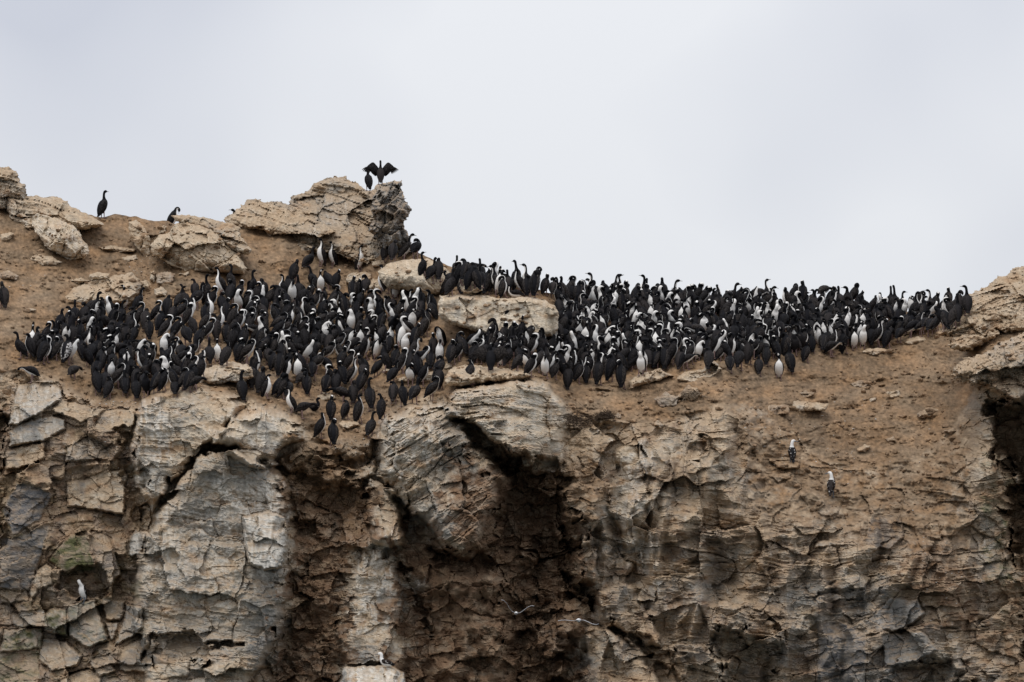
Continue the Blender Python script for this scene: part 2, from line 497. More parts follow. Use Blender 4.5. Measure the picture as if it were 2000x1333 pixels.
BLOCKS = [
    blk([(36, 752), (97, 748), (117, 759), (122, 777), (98, 794), (77, 807), (33, 830), (17, 829)], 0.55, 0.2, 0.5, white=0.5, grey=0.5),
    blk([(19, 843), (46, 824), (102, 812), (125, 820), (128, 838), (84, 861), (20, 871)], 0.35, 0.1, 0.4, grey=0.75, white=0.3),
    blk([(99, 802), (120, 782), (204, 802), (191, 812), (173, 817), (158, 825), (120, 810)], 0.40, -0.1, 0.8, pale=0.6),
    blk([(186, 833), (202, 804), (266, 798), (263, 820), (255, 843), (194, 845)], 0.45, 0.3, 0.5, pale=0.5),
    blk([(11, 884), (28, 876), (87, 863), (86, 896), (46, 912), (10, 919)], 0.30, 0.5, 0.5, pale=0.5),
    blk([(133, 876), (176, 851), (212, 876), (214, 894), (128, 902)], 0.20, -0.3, 0.6, slate=0.3),
    blk([(89, 900), (128, 905), (126, 935), (60, 940), (50, 916)], 0.05, 0.1, 0.2, earth=0.3),
    blk([(130, 942), (163, 937), (204, 922), (242, 917), (247, 930), (242, 1006), (204, 998), (133, 988)], 0.35, 0.4, 0.5, pale=0.5),
    blk([(3, 1000), (33, 945), (56, 945), (77, 955), (107, 965), (89, 988), (79, 1014), (25, 1045)], 0.15, -0.2, 0.1, slate=0.85),
    blk([(0, 1050), (33, 1050), (80, 1028), (97, 1028), (75, 1100), (58, 1155), (0, 1150)], 0.10, -0.1, 0.15, slate=0.7),
    blk([(57, 1160), (72, 1115), (90, 1102), (100, 1108), (102, 1142), (74, 1152), (60, 1185)], 0.35, 0.3, 0.4, pale=0.3),
    blk([(95, 1095), (137, 1045), (170, 1047), (186, 1117), (130, 1121)], 0.25, 0.2, -0.3, moss=0.75, slate=0.4),
    blk([(174, 1047), (195, 1040), (217, 1055), (235, 1122), (209, 1150), (192, 1115)], 0.35, 0.5, 0.3, earth=0.2),
    blk([(204, 1042), (240, 1040), (250, 1085), (230, 1087)], 0.15, 0.3, 0.4, earth=0.35),
    blk([(255, 1047), (265, 1035), (284, 1042), (275, 1077), (260, 1087), (252, 1082)], 0.25, 0.8, 0.3, grey=0.8, white=0.5),
    blk([(0, 1155), (45, 1153), (57, 1157), (55, 1172), (0, 1180)], 0.15, 0.1, 0.5, earth=0.2),
    blk([(25, 1200), (87, 1192), (85, 1220), (27, 1225)], 0.15, 0.2, 0.3, grey=0.5),
    blk([(88, 1200), (97, 1190), (130, 1190), (132, 1243), (86, 1232)], 0.35, -0.4, 0.4, moss=0.35, grey=0.5),
    blk([(133, 1186), (162, 1176), (185, 1173), (212, 1252), (170, 1265), (134, 1242)], 0.40, 0.3, 0.3, grey=0.6, moss=0.15),
    blk([(10, 1231), (82, 1226), (80, 1265), (0, 1275)], 0.2, -0.2, 0.3, moss=0.35, grey=0.5),
    blk([(84, 1247), (130, 1254), (160, 1282), (150, 1300), (100, 1312), (77, 1287)], 0.25, 0.4, 0.6, grey=0.5),
    blk([(-30, 1280), (76, 1271), (75, 1380), (-30, 1380)], 0.15, -0.2, 0.2, moss=0.3, slate=0.3),
    blk([(200, 1170), (245, 1173), (237, 1213), (206, 1211)], 0.15, 0.1, 0.3, grey=0.3),
    blk([(206, 1217), (232, 1215), (219, 1258)], 0.2, -0.3, 0.3, grey=0.9),
    blk([(247, 1182), (277, 1187), (277, 1225), (262, 1242), (224, 1260), (241, 1215)], 0.35, 0.2, 0.5, grey=0.75),
    blk([(236, 1267), (282, 1244), (287, 1315), (232, 1310)], 0.3, 0.2, 0.3, grey=0.6),
    blk([(292, 1284), (370, 1292), (367, 1322), (295, 1327)], 0.1, 0.1, 0.3, grey=0.4),
    blk([(176, 1295), (207, 1271), (225, 1310), (196, 1323)], 0.3, 0.3, 0.8, grey=0.3),
    blk([(120, 1325), (175, 1303), (196, 1321), (200, 1380), (110, 1380)], 0.4, 0.0, 0.9, pale=0.5),
    blk([(475, 1010), (520, 1000), (558, 1010), (560, 1070), (552, 1108), (515, 1112), (485, 1100), (478, 1050)], 1.35, 0.2, 0.2, white=0.62, grey=0.7),
    blk([(670, 1305), (710, 1302), (760, 1300), (790, 1315), (800, 1400), (650, 1400)], 1.6, 0.1, 1.2, white=0.95),
    blk([(1700, 1010), (1760, 1002), (1765, 1050), (1735, 1075), (1690, 1062)], 0.25, 0.3, 0.2, slate=0.85),
    blk([(1690, 1217), (1740, 1168), (1792, 1172), (1805, 1200), (1762, 1232), (1692, 1230)], 0.35, 0.4, 0.4, slate=0.45, white=0.4, grey=0.9),
    blk([(1722, 1238), (1800, 1234), (1832, 1270), (1790, 1292), (1728, 1302)], 0.40, 0.3, 0.3, grey=0.9, slate=0.35),
    blk([(1596, 1218), (1640, 1212), (1690, 1236), (1692, 1290), (1680, 1390), (1596, 1390)], 0.10, 0.2, 0.1, slate=0.8, white=0.2),
    blk([(1590, 1070), (1665, 1062), (1672, 1066), (1600, 1055)], 0.2, 0, 0.2, grey=0.6),
    blk([(1610, 1150), (1660, 1118), (1700, 1128), (1690, 1150)], 0.35, 0.2, 0.9, pale=0.4),
    blk([(1815, 1025), (1832, 1022), (1840, 1055), (1820, 1052)], 0.15, 0.1, 0.3, pale=0.6),
    blk([(1500, 900), (1540, 893), (1562, 900), (1558, 915), (1530, 918)], 0.40, 0.1, 0.9, pale=0.3),
    blk([(1495, 922), (1552, 918), (1540, 936), (1520, 942)], 0.15, 0.1, 0.4, grey=0.4),
]
ids = np.zeros(GX.shape, np.int32)           # 0 cliff, 1 slope, 2.. blocks
block_field = {k: np.zeros(GX.shape) for k in ('grey', 'white', 'slate', 'moss', 'earth', 'pale')}
smooth_b = np.zeros(GX.shape)
for q_ in (0, 1, 2, 3, 4, 5, 10):
    smooth_b = np.maximum(smooth_b, sstep(-8, 14, region(BULGES[q_][0], 1, 0)))
det_b = detail_at(smooth_b > 0, -0.12, 730, k_f=0.85, k_s=0.45, sc=1.5, crack=0.15)
det = det * (1 - smooth_b) + det_b * smooth_b
mid_d = region(BULGES[3][0], 1, 0)
mid_tilt = sstep(-18, 12, mid_d)
det_mid = detail_at(mid_d > -20, 0.55, 760, k_s=1.7, k_f=0.8)
det = det * (1 - mid_tilt) + det_mid * mid_tilt
led_d = region(BULGES[4][0], 1, 0)
ledge = sstep(-20, 14, led_d + np.clip(80 * det, -20, 20) - 8) * sstep(1110, 1060, GX)
lm = led_d > -22
add_ = np.zeros(GX.shape); add_[lm] = strata(GX[lm], GY[lm], -0.06, 790, (0.20, 0.09, 0.03), (28, 12, 5))
det = det * (1 - 0.5 * ledge) + ledge * add_
for poly_, th_, sd_ in (([(1180, 1000), (1560, 960), (1600, 1420), (1180, 1420)], -0.16, 791), ([(1560, 960), (1900, 1000), (1980, 1420), (1560, 1420)], 0.12, 792), ([(250, 1000), (570, 900), (560, 1420), (270, 1420)], -0.10, 793)):
    dd = region(poly_, 1, 18, sd_); lm = dd > -30
    add_ = np.zeros(GX.shape); add_[lm] = strata(GX[lm], GY[lm], th_, sd_, (0.12, 0.05, 0.015) if sd_ != 793 else (0.06, 0.02, 0.008), (30, 13, 6) if sd_ != 793 else (44, 19, 8))
    det = det + sstep(-30, 30, dd) * add_
calm = np.ones(GX.shape)
for k, b in enumerate(BLOCKS):
    P = np.array(b['poly'], float); cxy = P.mean(0)
    sl = span(b['poly'], 20); d = np.full(GX.shape, -99.0)
    d[sl] = poly_sdf(GX[sl], GY[sl], b['poly']) + 2.5 * fbm(GX[sl] / 14, GY[sl] / 14, 900 + k, 2)
    m = sstep(-2.0, 2.6, d)
    tilt = b['gx'] * (GX - cxy[0]) / 90 + b['gy'] * (GY - cxy[1]) / 90
    R = R + m * (b['h'] * (1.0 if b['h'] > 1 else 0.42) + tilt * 0.7)
    R = R - 0.055 * np.exp(-((d + 1.6) / 1.5) ** 2)            # open joint
    calm = calm * (1 - 0.55 * m)
    ids[d > 0] = k + 2
    for key in block_field:
        if key in b:
            block_field[key] = block_field[key] * (1 - m) + b[key] * m
        elif key in ('grey', 'pale'):
            pass
# slope: trodden earth with low ledges and hollows
gd = 0.24 * fbm(GX / 110, GY / 40, 801, 4, 0.5) + 0.17 * strata(GX, GY, 0.04, 805, (0.5, 0.35, 0.2), (38, 17, 8)) * sstep(0.05, 0.5, fbm(GX / 80, GY / 40, 807, 3) + 0.1) \
    + 0.042 * fbm(GX / 14, GY / 7, 808, 4, 0.6) + 0.03 * vnoise(GX / 3.7, GY / 3.0, 809) + 0.035 * facets(GX / 30 + 0.3 * WARPS[0], GY / 13 + 0.3 * WARPS[1], 819, 1.2)[0] * sstep(0.1, 0.6, fbm(GX / 70, GY / 35, 818, 3))
re_d = 0.16 * fbm(GX / 60, GY / 40, 811, 4) + detail_at(rightearth > 0, -0.12, 745, k_f=0.30, k_s=0.9, crack=0, sc=0.7)
earthy = sstep(-20, 25, region(GULLY, 1, 0))
det = det * calm
hollow = sstep(-30, 30, region(FORMS[0][0], 1, 0)) * (1 - mid_tilt)
clumpy = np.maximum(earthy, hollow)
det = det * (1 - 0.15 * clumpy) + clumpy * (0.10 * fbm(GX / 40, GY / 48, 813, 4, 0.55) + 0.15 * facets(GX / 44 + 0.25 * WARPS[0], GY / 34 + 0.25 * WARPS[1], 821, 1.6)[0] + 0.06 * facets(GX / 17 + 0.2 * WARPS[2], GY / 13 + 0.2 * WARPS[0], 823, 1.6)[0])
mossm = sstep(-20, 30, region([(800, 1100), (900, 1120), (980, 1110), (1010, 1200), (985, 1290), (1000, 1420), (850, 1420), (850, 1230)], 1, 12, 5))
R = R + mossm * (0.5 + 0.35 * fbm(GX / 45, GY / 55, 817, 3))
D = det * (1 - gmask) * (1 - rightearth) + re_d * rightearth + gd * gmask
Y = Y0 - R * (1 - gmask * 0.75) - D
ids[(bulge_id > 0) & (ids == 0)] = bulge_id[(bulge_id > 0) & (ids == 0)]
ids[(gmask > 0.5) & ((ids == 0) | (ids >= 100))] = 1
ids[(rightearth > 0.55) & (ids == 0)] = 1
VP = unproject(GX, GY, Y)                    # (ncol, NT, 3)


def grid_normals(V):
    du = np.gradient(V, axis=0); dv = np.gradient(V, axis=1)
    n = np.cross(du, dv)
    n /= np.linalg.norm(n, axis=-1, keepdims=True) + 1e-12
    n[n[..., 1] > 0] *= -1
    return n


NRM = grid_normals(VP)

# colour fields
inb0 = np.clip((1 - calm) / 0.55, 0, 1)
grey = 0.18 + 0.22 * sstep(1000, 1300, GY) + 0 * GX
white = 0 * GX; earth = 0 * GX; moss = 0 * GX; slate = 0 * GX; sand = gmask * 0.96


def paint(field, poly, f, v, seed):
    m = sstep(-f * 0.4, f * 0.4, region(poly, f, 14, seed) + np.clip(90 * det, -20, 20) + rag2 * 0.8)
    return field * (1 - m) + v * m


grey = paint(grey, BULGES[0][0], 30, 0.55, 1)
grey = paint(grey, BULGES[1][0], 20, 0.40, 2)
grey = paint(grey, BULGES[3][0], 20, 0.55, 3)
grey = paint(grey, [(1060, 880), (1500, 860), (1700, 1000), (1720, 1400), (1150, 1400), (1170, 1100)], 50, 0.30, 4)
grey = paint(grey, [(1480, 980), (1950, 960), (1990, 1400), (1500, 1400)], 40, 0.40, 5)
white = paint(white, [(285, 1000), (560, 905), (565, 1110), (470, 1180), (300, 1230), (262, 1140)], 40, 0.34, 31)
white = paint(white, [(870, 765), (1060, 745), (1080, 820), (900, 820)], 20, 0.35, 32)
white = paint(white, [(20, 750), (120, 750), (120, 860), (20, 870)], 12, 0.35, 33)
white = paint(white, [(440, 960), (560, 940), (562, 1100), (520, 1110), (470, 1010)], 30, 0.75, 6)
white = paint(white, [(265, 800), (330, 790), (310, 900), (300, 1000), (275, 960)], 20, 0.6, 7)
white = paint(white, [(740, 800), (850, 790), (850, 880), (790, 930), (740, 920)], 25, 0.55, 8)
white = paint(white, [(1196, 866), (1260, 862), (1250, 1000), (1215, 1060), (1190, 960)], 16, 0.6, 9)
white = paint(white, [(680, 1060), (775, 1060), (780, 1210), (670, 1240)], 20, 0.6, 10)
white = paint(white, [(415, 860), (500, 785), (580, 830), (500, 880)], 20, 0.35, 11)
white = paint(white, [(1210, 1010), (1270, 1060), (1290, 1180), (1250, 1160)], 18, 0.55, 12)
white = paint(white, [(300, 1000), (345, 1000), (330, 1220), (300, 1220)], 18, 0.4, 13)
earth = paint(earth, GULLY, 22, 0.80, 14)
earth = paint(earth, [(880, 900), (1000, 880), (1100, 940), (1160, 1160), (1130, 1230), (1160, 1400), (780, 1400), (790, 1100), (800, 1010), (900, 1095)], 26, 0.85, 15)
earth = paint(earth, [(770, 1080), (800, 1110), (850, 1230), (850, 1400), (790, 1400)], 14, 0.8, 16)
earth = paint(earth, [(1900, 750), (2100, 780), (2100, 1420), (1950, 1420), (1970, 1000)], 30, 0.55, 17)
earth = paint(earth, [(1760, 1000), (1850, 1060), (1940, 1250), (1880, 1280), (1770, 1090)], 24, 0.7, 18)
earth = paint(earth, [(90, 840), (230, 850), (250, 900), (240, 1010), (230, 1040), (120, 1030), (100, 990), (130, 930)], 28, 0.42, 19)
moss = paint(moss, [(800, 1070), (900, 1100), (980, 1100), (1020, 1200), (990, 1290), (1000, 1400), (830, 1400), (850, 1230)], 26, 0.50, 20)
moss = paint(moss, [(-40, 930), (35, 935), (25, 1010), (-40, 1060)], 10, 0.6, 21)
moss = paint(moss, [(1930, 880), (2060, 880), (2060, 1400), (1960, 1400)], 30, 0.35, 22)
slate = paint(slate, [(1600, 1150), (1720, 1140), (1830, 1250), (1750, 1400), (1600, 1400)], 24, 0.4, 23)
left = sstep(300, 240, GX) * sstep(760, 800, GY)
earth = np.maximum(earth, left * 0.30 * sstep(-0.6, 0.5, WARPS[2]))
earth = np.maximum(earth, left * (1 - inb0) * 0.45 * sstep(-0.5, 0.3, WARPS[1] + 0.4))
moss = np.maximum(moss, left * sstep(0.10, 0.7, WARPS[2] + 0.35 * sstep(900, 1300, GY)) * 0.5)
slate = np.maximum(slate, left * sstep(0.1, 0.7, WARPS[0]) * 0.55)
slate = np.maximum(slate, sstep(1000, 1330, GY) * sstep(0.25, 0.5, fbm(GX / 120, GY / 70, 611, 3) + 1.6 * det) * 0.35)
rust = sstep(1080, 1160, GX) * sstep(-0.1, 0.6, fbm(GX / 110, GY / 60, 612, 4)) * (1 - gmask)
earth = np.maximum(earth, rust * 0.34)
grey = grey - 0.12 * rust
sidef = sstep(-0.2, 0.9, VP[..., 1] * 0 + fbm(GX / 33, GY / 160, 613, 3)) * sstep(1100, 1160, GX)
earth = np.maximum(earth, sidef * 0.22 * (1 - gmask))
sand = np.maximum(sand, rightearth * 0.72)
earth = np.maximum(earth, rightearth * (0.42 + 0.3 * WARPS[0]))
sand = paint(sand, [(560, 840), (740, 850), (730, 960), (690, 1020), (620, 960), (560, 930)], 20, 0.62, 24)
sand = paint(sand, [(1060, 880), (1190, 880), (1190, 980), (1110, 1000)], 25, 0.6, 25)
for key, fld in (('grey', 'grey'), ('white', 'white'), ('slate', 'slate'), ('moss', 'moss'), ('earth', 'earth')):
    pass
inb = 1 - calm / 1.0
inb = np.clip(inb / 0.55, 0, 1)
white = np.maximum(white * (1 - inb), block_field['white'])
grey = grey * (1 - inb) + block_field['grey'] * inb
slate = np.maximum(slate, block_field['slate'])
moss = np.maximum(moss * (1 - inb), block_field['moss'])
earth = np.maximum(earth * (1 - inb), block_field['earth'])
palef = np.full(GX.shape, 0.15)
for q_, v_ in ((0, 0.75), (1, 0.75), (2, 1.0), (3, 0.85), (4, 0.9), (5, 0.8), (6, 0.7), (9, 0.8), (15 - 1, 0.6)):
    palef = np.maximum(palef, v_ * sstep(-6, 10, region(BULGES[q_][0], 1, 9, 40 + q_)))
palef = np.maximum(palef, 0.75 * sstep(-0.05, 0.5, fbm(GX / 90, GY / 110, 641, 3)) * (1 - 0.6 * left) * sstep(250, 300, GX))
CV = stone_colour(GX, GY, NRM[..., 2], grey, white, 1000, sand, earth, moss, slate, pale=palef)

# depth lookup for standing things on the land
RW = 2.0
rpx = np.arange(-100, 2101, RW); rpy = np.arange(300, 1401, RW)
ci = np.clip(np.searchsorted(cols, rpx), 1, len(cols) - 1)
DEPTH = np.empty((len(rpx), len(rpy)))
for i, c in enumerate(ci):
    DEPTH[i] = np.interp(rpy, GY[c], Y[c])


DEPTH0 = DEPTH.copy()


def depth_at(px, py):
    i = int(np.clip(round((px + 100) / RW), 0, len(rpx) - 1)); j = int(np.clip(round((py - 300) / RW), 0, len(rpy) - 1))
    return float(DEPTH[i, j])


def at(px, py, dY=0.0):
    return unproject(np.array(float(px)), np.array(float(py)), np.array(depth_at(px, py) + dY))


# rows behind the crest and below the frame make the land a solid headland
nb = 26
back = np.empty((len(cols), nb, 3)); backc = np.empty((len(cols), nb, 3))
for k in range(nb):
    u = (nb - k) / nb
    dist = 0.12 * (nb - k) + 14 * u ** 3
    back[:, k] = VP[:, 0] + np.stack([0 * cols, dist + 0 * cols, -0.10 * dist - 0.035 * dist ** 1.6 + 0.05 * fbm(cols / 30, cols * 0 + k, 77, 3)], -1)
    backc[:, k] = C_SAND
nf = 8
foot = np.empty((len(cols), nf, 3)); footc = np.empty((len(cols), nf, 3))
for k in range(nf):
    u = (k + 1) / nf
    foot[:, k] = VP[:, -1] + np.stack([0 * cols, -1.2 * u + 0.3 * fbm(cols / 60, cols * 0 + k, 78, 3), (-1.5 - VP[:, -1, 2]) * u], -1)
    footc[:, k] = C_GREY * 0.7
V = np.concatenate([back, VP, foot], 1)
CC = np.concatenate([backc, CV, footc], 1)
ID = np.concatenate([np.ones((len(cols), nb), np.int32), ids, np.zeros((len(cols), nf), np.int32)], 1)
NN = grid_normals(V)
NN[:, :nb][NN[:, :nb, 2] < 0] *= -1
nc, nr = V.shape[:2]
vid = np.arange(nc * nr).reshape(nc, nr)
quads = np.stack([vid[:-1, :-1], vid[:-1, 1:], vid[1:, 1:], vid[1:, :-1]], -1).reshape(-1, 4)
fid = ID[:-1, :-1].reshape(-1)
Vf = V.reshape(-1, 3); Cf = CC.reshape(-1, 3); Nf = NN.reshape(-1, 3)


def sub_sheet(name, sel, mat, parent=None):
    q = quads[sel]
    u, inv = np.unique(q, return_inverse=True)
    me = mesh_from(name, Vf[u], inv.reshape(-1, 4), None, mat is M_SAND)
    set_color(me, 'stone', Cf[u])
    if mat is M_SAND:
        me.normals_split_custom_set_from_vertices(Nf[u])
    return link(name, me, parent, mat)


cliff = tag(sub_sheet('cliff', fid == 0, M_ROCK), 'tall jointed rock cliff below the bird colony', None, None, 'structure')
ground = tag(sub_sheet('ground', fid == 1, M_SAND), 'bare sandy brown slope on top of the cliff', None, None, 'structure')
for k in list(range(2, 2 + len(BLOCKS))) + list(range(100, 100 + len(BULGES))):
    sel = fid == k
    if sel.sum() > 12:
        sub_sheet('rock_block' if k < 100 else 'rock_buttress', sel, M_ROCK, cliff)

# sea at the foot of the cliff, out to the horizon
m_sea, nt_, b_ = nodes_of('sea_water')
b_.inputs['Base Color'].default_value = (0.03, 0.05, 0.055, 1); b_.inputs['Roughness'].default_value = 0.12
wn = nt_.nodes.new('ShaderNodeTexNoise'); wn.inputs['Scale'].default_value = 0.9; wn.inputs['Detail'].default_value = 5
wg = nt_.nodes.new('ShaderNodeNewGeometry'); nt_.links.new(wg.outputs['Position'], wn.inputs['Vector'])
wb = nt_.nodes.new('ShaderNodeBump'); wb.inputs['Distance'].default_value = 0.3; nt_.links.new(wn.outputs[0], wb.inputs['Height']); nt_.links.new(wb.outputs[0], b_.inputs['Normal'])
sea = link('sea', mesh_from('sea', np.array([(-9000, -9000, 0), (9000, -9000, 0), (9000, 9000, 0), (-9000, 9000, 0)], float), np.array([[0, 1, 2, 3]])), None, m_sea)
tag(sea, 'grey sea at the foot of the cliff', None, None, 'structure')


# ------------------------------------------------------------------ boulders and outcrops
def boulder(name, poly, label, cat='boulder', group=None, kind=None, lean=0.5, thick=0.5, th=0.15, seed=0, kf=0.6, ks=0.6, kn=0.45,
            grey=0.1, white=0.0, pale=0.4, soft=0.35, rough=2.2, base=None, back=1.0, moss=0.0, slate=0.0, sink=0.0, earth=0.0, ang=0.0, sc=0.6, front_pct=None):
    P = np.array(poly, float)
    x0, y0 = P.min(0) - 6; x1, y1 = P.max(0) + 6
    h = 2.0
    xs = np.arange(x0, x1 + h, h); ys = np.arange(y0, y1 + h, h)
    X, Yp = np.meshgrid(xs, ys, indexing='ij')
    wob = lambda a, b: rough * fbm(a / 12, b / 9, 3000 + seed, 3, 0.6)
    d = poly_sdf(X, Yp, poly) + wob(X, Yp)
    gx_, gy_ = np.gradient(d, h)
    gl = np.sqrt(gx_ ** 2 + gy_ ** 2) + 1e-6
    keep = d > -h * 1.3
    mv = np.where(d < 0, -d, 0)
    X2 = X + np.clip(mv, 0, 3) * gx_ / gl; Y2 = Yp + np.clip(mv, 0, 3) * gy_ / gl
    d2 = np.clip(d, 0, None)
    ext = min(P[:, 0].max() - P[:, 0].min(), P[:, 1].max() - P[:, 1].min())
    f = soft * ext
    prof = np.sqrt(np.clip(1 - (1 - np.clip(d2 / f, 0, 1)) ** 2, 0, 1))
    if ang:
        rg = np.random.default_rng(900 + seed)
        cx_, cy_ = P.mean(0); a0 = rg.uniform(0, 6.28)
        pl = np.full(X.shape, 9.0)
        for q in range(6):
            an = a0 + q * 1.047 + rg.uniform(-0.35, 0.35)
            sl_ = rg.uniform(0.7, 1.9); off = rg.uniform(0.0, 0.2)
            pl = np.minimum(pl, 1.0 - np.maximum(-0.2, ((X2 - cx_) * math.cos(an) + (Yp - cy_) * math.sin(an)) / ext - off) * sl_)
        prof = prof * ((1 - ang) + ang * np.clip(pl, 0.15, 1.3))
    yb = P[:, 1].max()
    if base is None:
        bx = P[P[:, 1] > yb - 0.25 * (yb - P[:, 1].min())][:, 0].mean()
        base = depth_at(bx, yb - 1)
    if front_pct is not None:
        im = (d > 4) & (X > -90) & (X < 2090)
        gd_ = DEPTH[np.clip(np.round((X[im] + 100) / RW).astype(int), 0, len(rpx) - 1), np.clip(np.round((Yp[im] - 300) / RW).astype(int), 0, len(rpy) - 1)]
        base = np.percentile(gd_ - lean * (yb - Yp[im]) / 90.0, front_pct)
    detl = rock_detail(X2, Y2, th, 5000 + seed * 13, kf, ks, kn, sc)
    edge_in = np.clip(d2 / 7, 0, 1)
    front = base + sink + lean * (yb - Y2) / 90.0 - thick * prof - detl * edge_in - 0.12 * thick * prof * fbm(X2 / (ext * .6), Y2 / (ext * .6), seed + 7, 2)
    backd = base + sink + lean * (yb - Y2) / 90.0 + (back + thick) * prof
    vidx = -np.ones(X.shape, int); nk = int(keep.sum()); vidx[keep] = np.arange(nk)
    VF = unproject(X2, Y2, front); VB = unproject(X2, Y2, backd)
    N = grid_normals(VF)
    c = stone_colour(X2, Y2, N[..., 2], np.full(X.shape, grey), np.full(X.shape, white), 7000 + seed * 7, None, np.full(X.shape, earth) if earth else None,
                     np.full(X.shape, moss) if moss else None, np.full(X.shape, slate) if slate else None, pale)
    ok = keep[:-1, :-1] & keep[1:, :-1] & keep[1:, 1:] & keep[:-1, 1:]
    qa = np.stack([vidx[:-1, :-1], vidx[:-1, 1:], vidx[1:, 1:], vidx[1:, :-1]], -1)[ok]
    # weld the rim: back sheet uses the front's rim vertices
    used = np.zeros(nk, int); np.add.at(used, qa.ravel(), 1)
    rim = used < 4
    bmap = np.arange(nk) + nk; bmap[rim] = np.arange(nk)[rim]
    qb = bmap[qa][:, ::-1]
    verts = np.concatenate([VF[keep], VB[keep]]); cc = np.concatenate([c[keep], c[keep]])
    q = np.concatenate([qa, qb])
    u, inv = np.unique(q, return_inverse=True)
    me = mesh_from(name, verts[u], inv.reshape(-1, 4), None, False)
    set_color(me, 'stone', cc[u])
    o = link(name, me, None, M_ROCK)
    tag(o, label, None if kind else cat, group, kind)
    # update the depth lookup
    im = keep & (d > 0)
    ii = np.clip(np.round((X2[im] + 100) / RW).astype(int), 0, len(rpx) - 1); jj = np.clip(np.round((Y2[im] - 300) / RW).astype(int), 0, len(rpy) - 1)
    np.minimum.at(DEPTH, (ii, jj), front[im])
    return o


z1 = lambda p: Z(0, 280, 3.92, p)
z2 = lambda p: Z(400, 280, 3.92, p)
z3 = lambda p: Z(0, 520, 3.92, p)
z4 = lambda p: Z(450, 500, 3.92, p)
z5 = lambda p: Z(850, 480, 3.92, p)
z6 = lambda p: Z(1250, 500, 4.76, p)
z7 = lambda p: Z(1600, 500, 4.76, p)

# the crag under the spread-winged bird and the outcrops at both edges are part of the headland
boulder('rock_outcrop', z2([(150, 580), (270, 490), (330, 435), (420, 430), (440, 450), (550, 450), (650, 465), (660, 410), (740, 385), (800, 370), (830, 310), (940, 275), (960, 262), (1080, 258), (1100, 285), (1170, 310), (1240, 360), (1260, 380), (1330, 310), (1420, 295), (1500, 292), (1515, 315), (1500, 340), (1530, 430), (1580, 505), (1560, 560), (1510, 610), (1550, 680), (1580, 770), (1560, 800), (1620, 830), (1640, 870), (1590, 890), (1480, 905), (1380, 905), (1300, 885), (1250, 900), (1150, 895), (1050, 850), (900, 815), (750, 840), (620, 815), (670, 760), (500, 680), (420, 650), (270, 660)]),
        'layered crag rising above the slope with two dark birds on top', kind='structure', lean=1.9, thick=0.45, th=-0.30, seed=1, kf=0.6, ks=3.2, grey=0.48, pale=0.1, soft=0.14, rough=4, sc=0.9, front_pct=38, back=2.2, sink=1.0)
for k_, (pl_, ln_, gr_, pa_) in enumerate((
        ([(655, 415), (740, 385), (800, 370), (830, 310), (940, 275), (960, 262), (1080, 258), (1100, 285), (1170, 310), (1250, 375), (1262, 425), (1150, 430), (950, 400), (820, 405), (700, 432)], 0.8, 0.5, 0.15),
        ([(840, 420), (1000, 410), (1200, 450), (1290, 560), (1260, 650), (1150, 620), (1000, 560), (860, 500)], 0.6, 0.75, 0.2),
        ([(150, 590), (270, 495), (420, 450), (560, 480), (700, 540), (900, 610), (1000, 680), (900, 715), (700, 690), (500, 700), (420, 660), (270, 668)], 1.9, 0.1, 0.3),
        ([(480, 690), (670, 690), (900, 690), (1080, 740), (1250, 830), (1330, 895), (1250, 915), (1150, 905), (1050, 862), (900, 825), (750, 852), (620, 828), (650, 770)], 2.0, 0.0, 0.75))):
    boulder('rock_outcrop', z2(pl_), ('topmost slab stack of the crag', 'grey streaked middle layer of the crag', 'long left shoulder of the crag sloping to the ridge', 'pale lowest ledge of the crag above the sandy slope')[k_], kind='structure', lean=ln_, thick=0.26, sink=0.62, th=-0.32, seed=80 + k_, kf=0.4, ks=2.6, grey=gr_, pale=pa_, soft=0.22, rough=3.5, sc=0.8, front_pct=16)
boulder('rock_outcrop', z2([(1270, 480), (1300, 400), (1340, 320), (1420, 297), (1500, 294), (1513, 316), (1500, 340), (1530, 430), (1578, 505), (1560, 560), (1510, 610), (1550, 680), (1578, 770), (1560, 800), (1600, 830), (1500, 850), (1380, 800), (1300, 720), (1240, 660), (1300, 580)]),
        'dark broken end of the crag below the spread-winged bird', kind='structure', lean=0.15, thick=0.6, th=1.0, seed=2, kf=1.3, ks=1.6, grey=0.8, pale=0.1, slate=0.5, soft=0.3, rough=5, base=depth_at(770, 500) + 0.1)
boulder('rock_outcrop', z1([(-200, 170), (0, 180), (60, 185), (110, 210), (145, 245), (130, 255), (165, 300), (195, 310), (205, 385), (195, 430), (60, 470), (40, 500), (-200, 520)]),
        'layered outcrop at the top left corner of the slope', kind='structure', lean=0.5, thick=0.6, th=-0.1, seed=3, ks=2.6, kf=0.5, grey=0.2, soft=0.3, rough=4)
boulder('rock_outcrop', z7([(1080, 730), (1160, 650), (1215, 570), (1260, 470), (1340, 400), (1440, 330), (1560, 290), (1620, 210), (1780, 160), (1800, 120), (1904, 95), (2400, 40), (2400, 860), (1904, 740), (1650, 700), (1500, 740), (1300, 760), (1150, 745)]),
        'layered ochre outcrop rising at the right edge beside the flock', kind='structure', lean=1.5, thick=0.6, th=0.34, seed=4, kf=0.7, ks=2.8, grey=0.05, pale=0.35, soft=0.22, rough=4, front_pct=12, sc=1.0)
boulder('rock_outcrop', z7([(1190, 830), (1240, 770), (1400, 700), (1600, 660), (1670, 700), (1650, 770), (1500, 840), (1400, 880), (1260, 880)]),
        'rounded ochre ledge below the right outcrop', kind='structure', lean=1.1, thick=0.5, th=0.3, seed=5, ks=1.8, kf=0.5, grey=0.0, pale=0.25, front_pct=30, rough=4, soft=0.3)
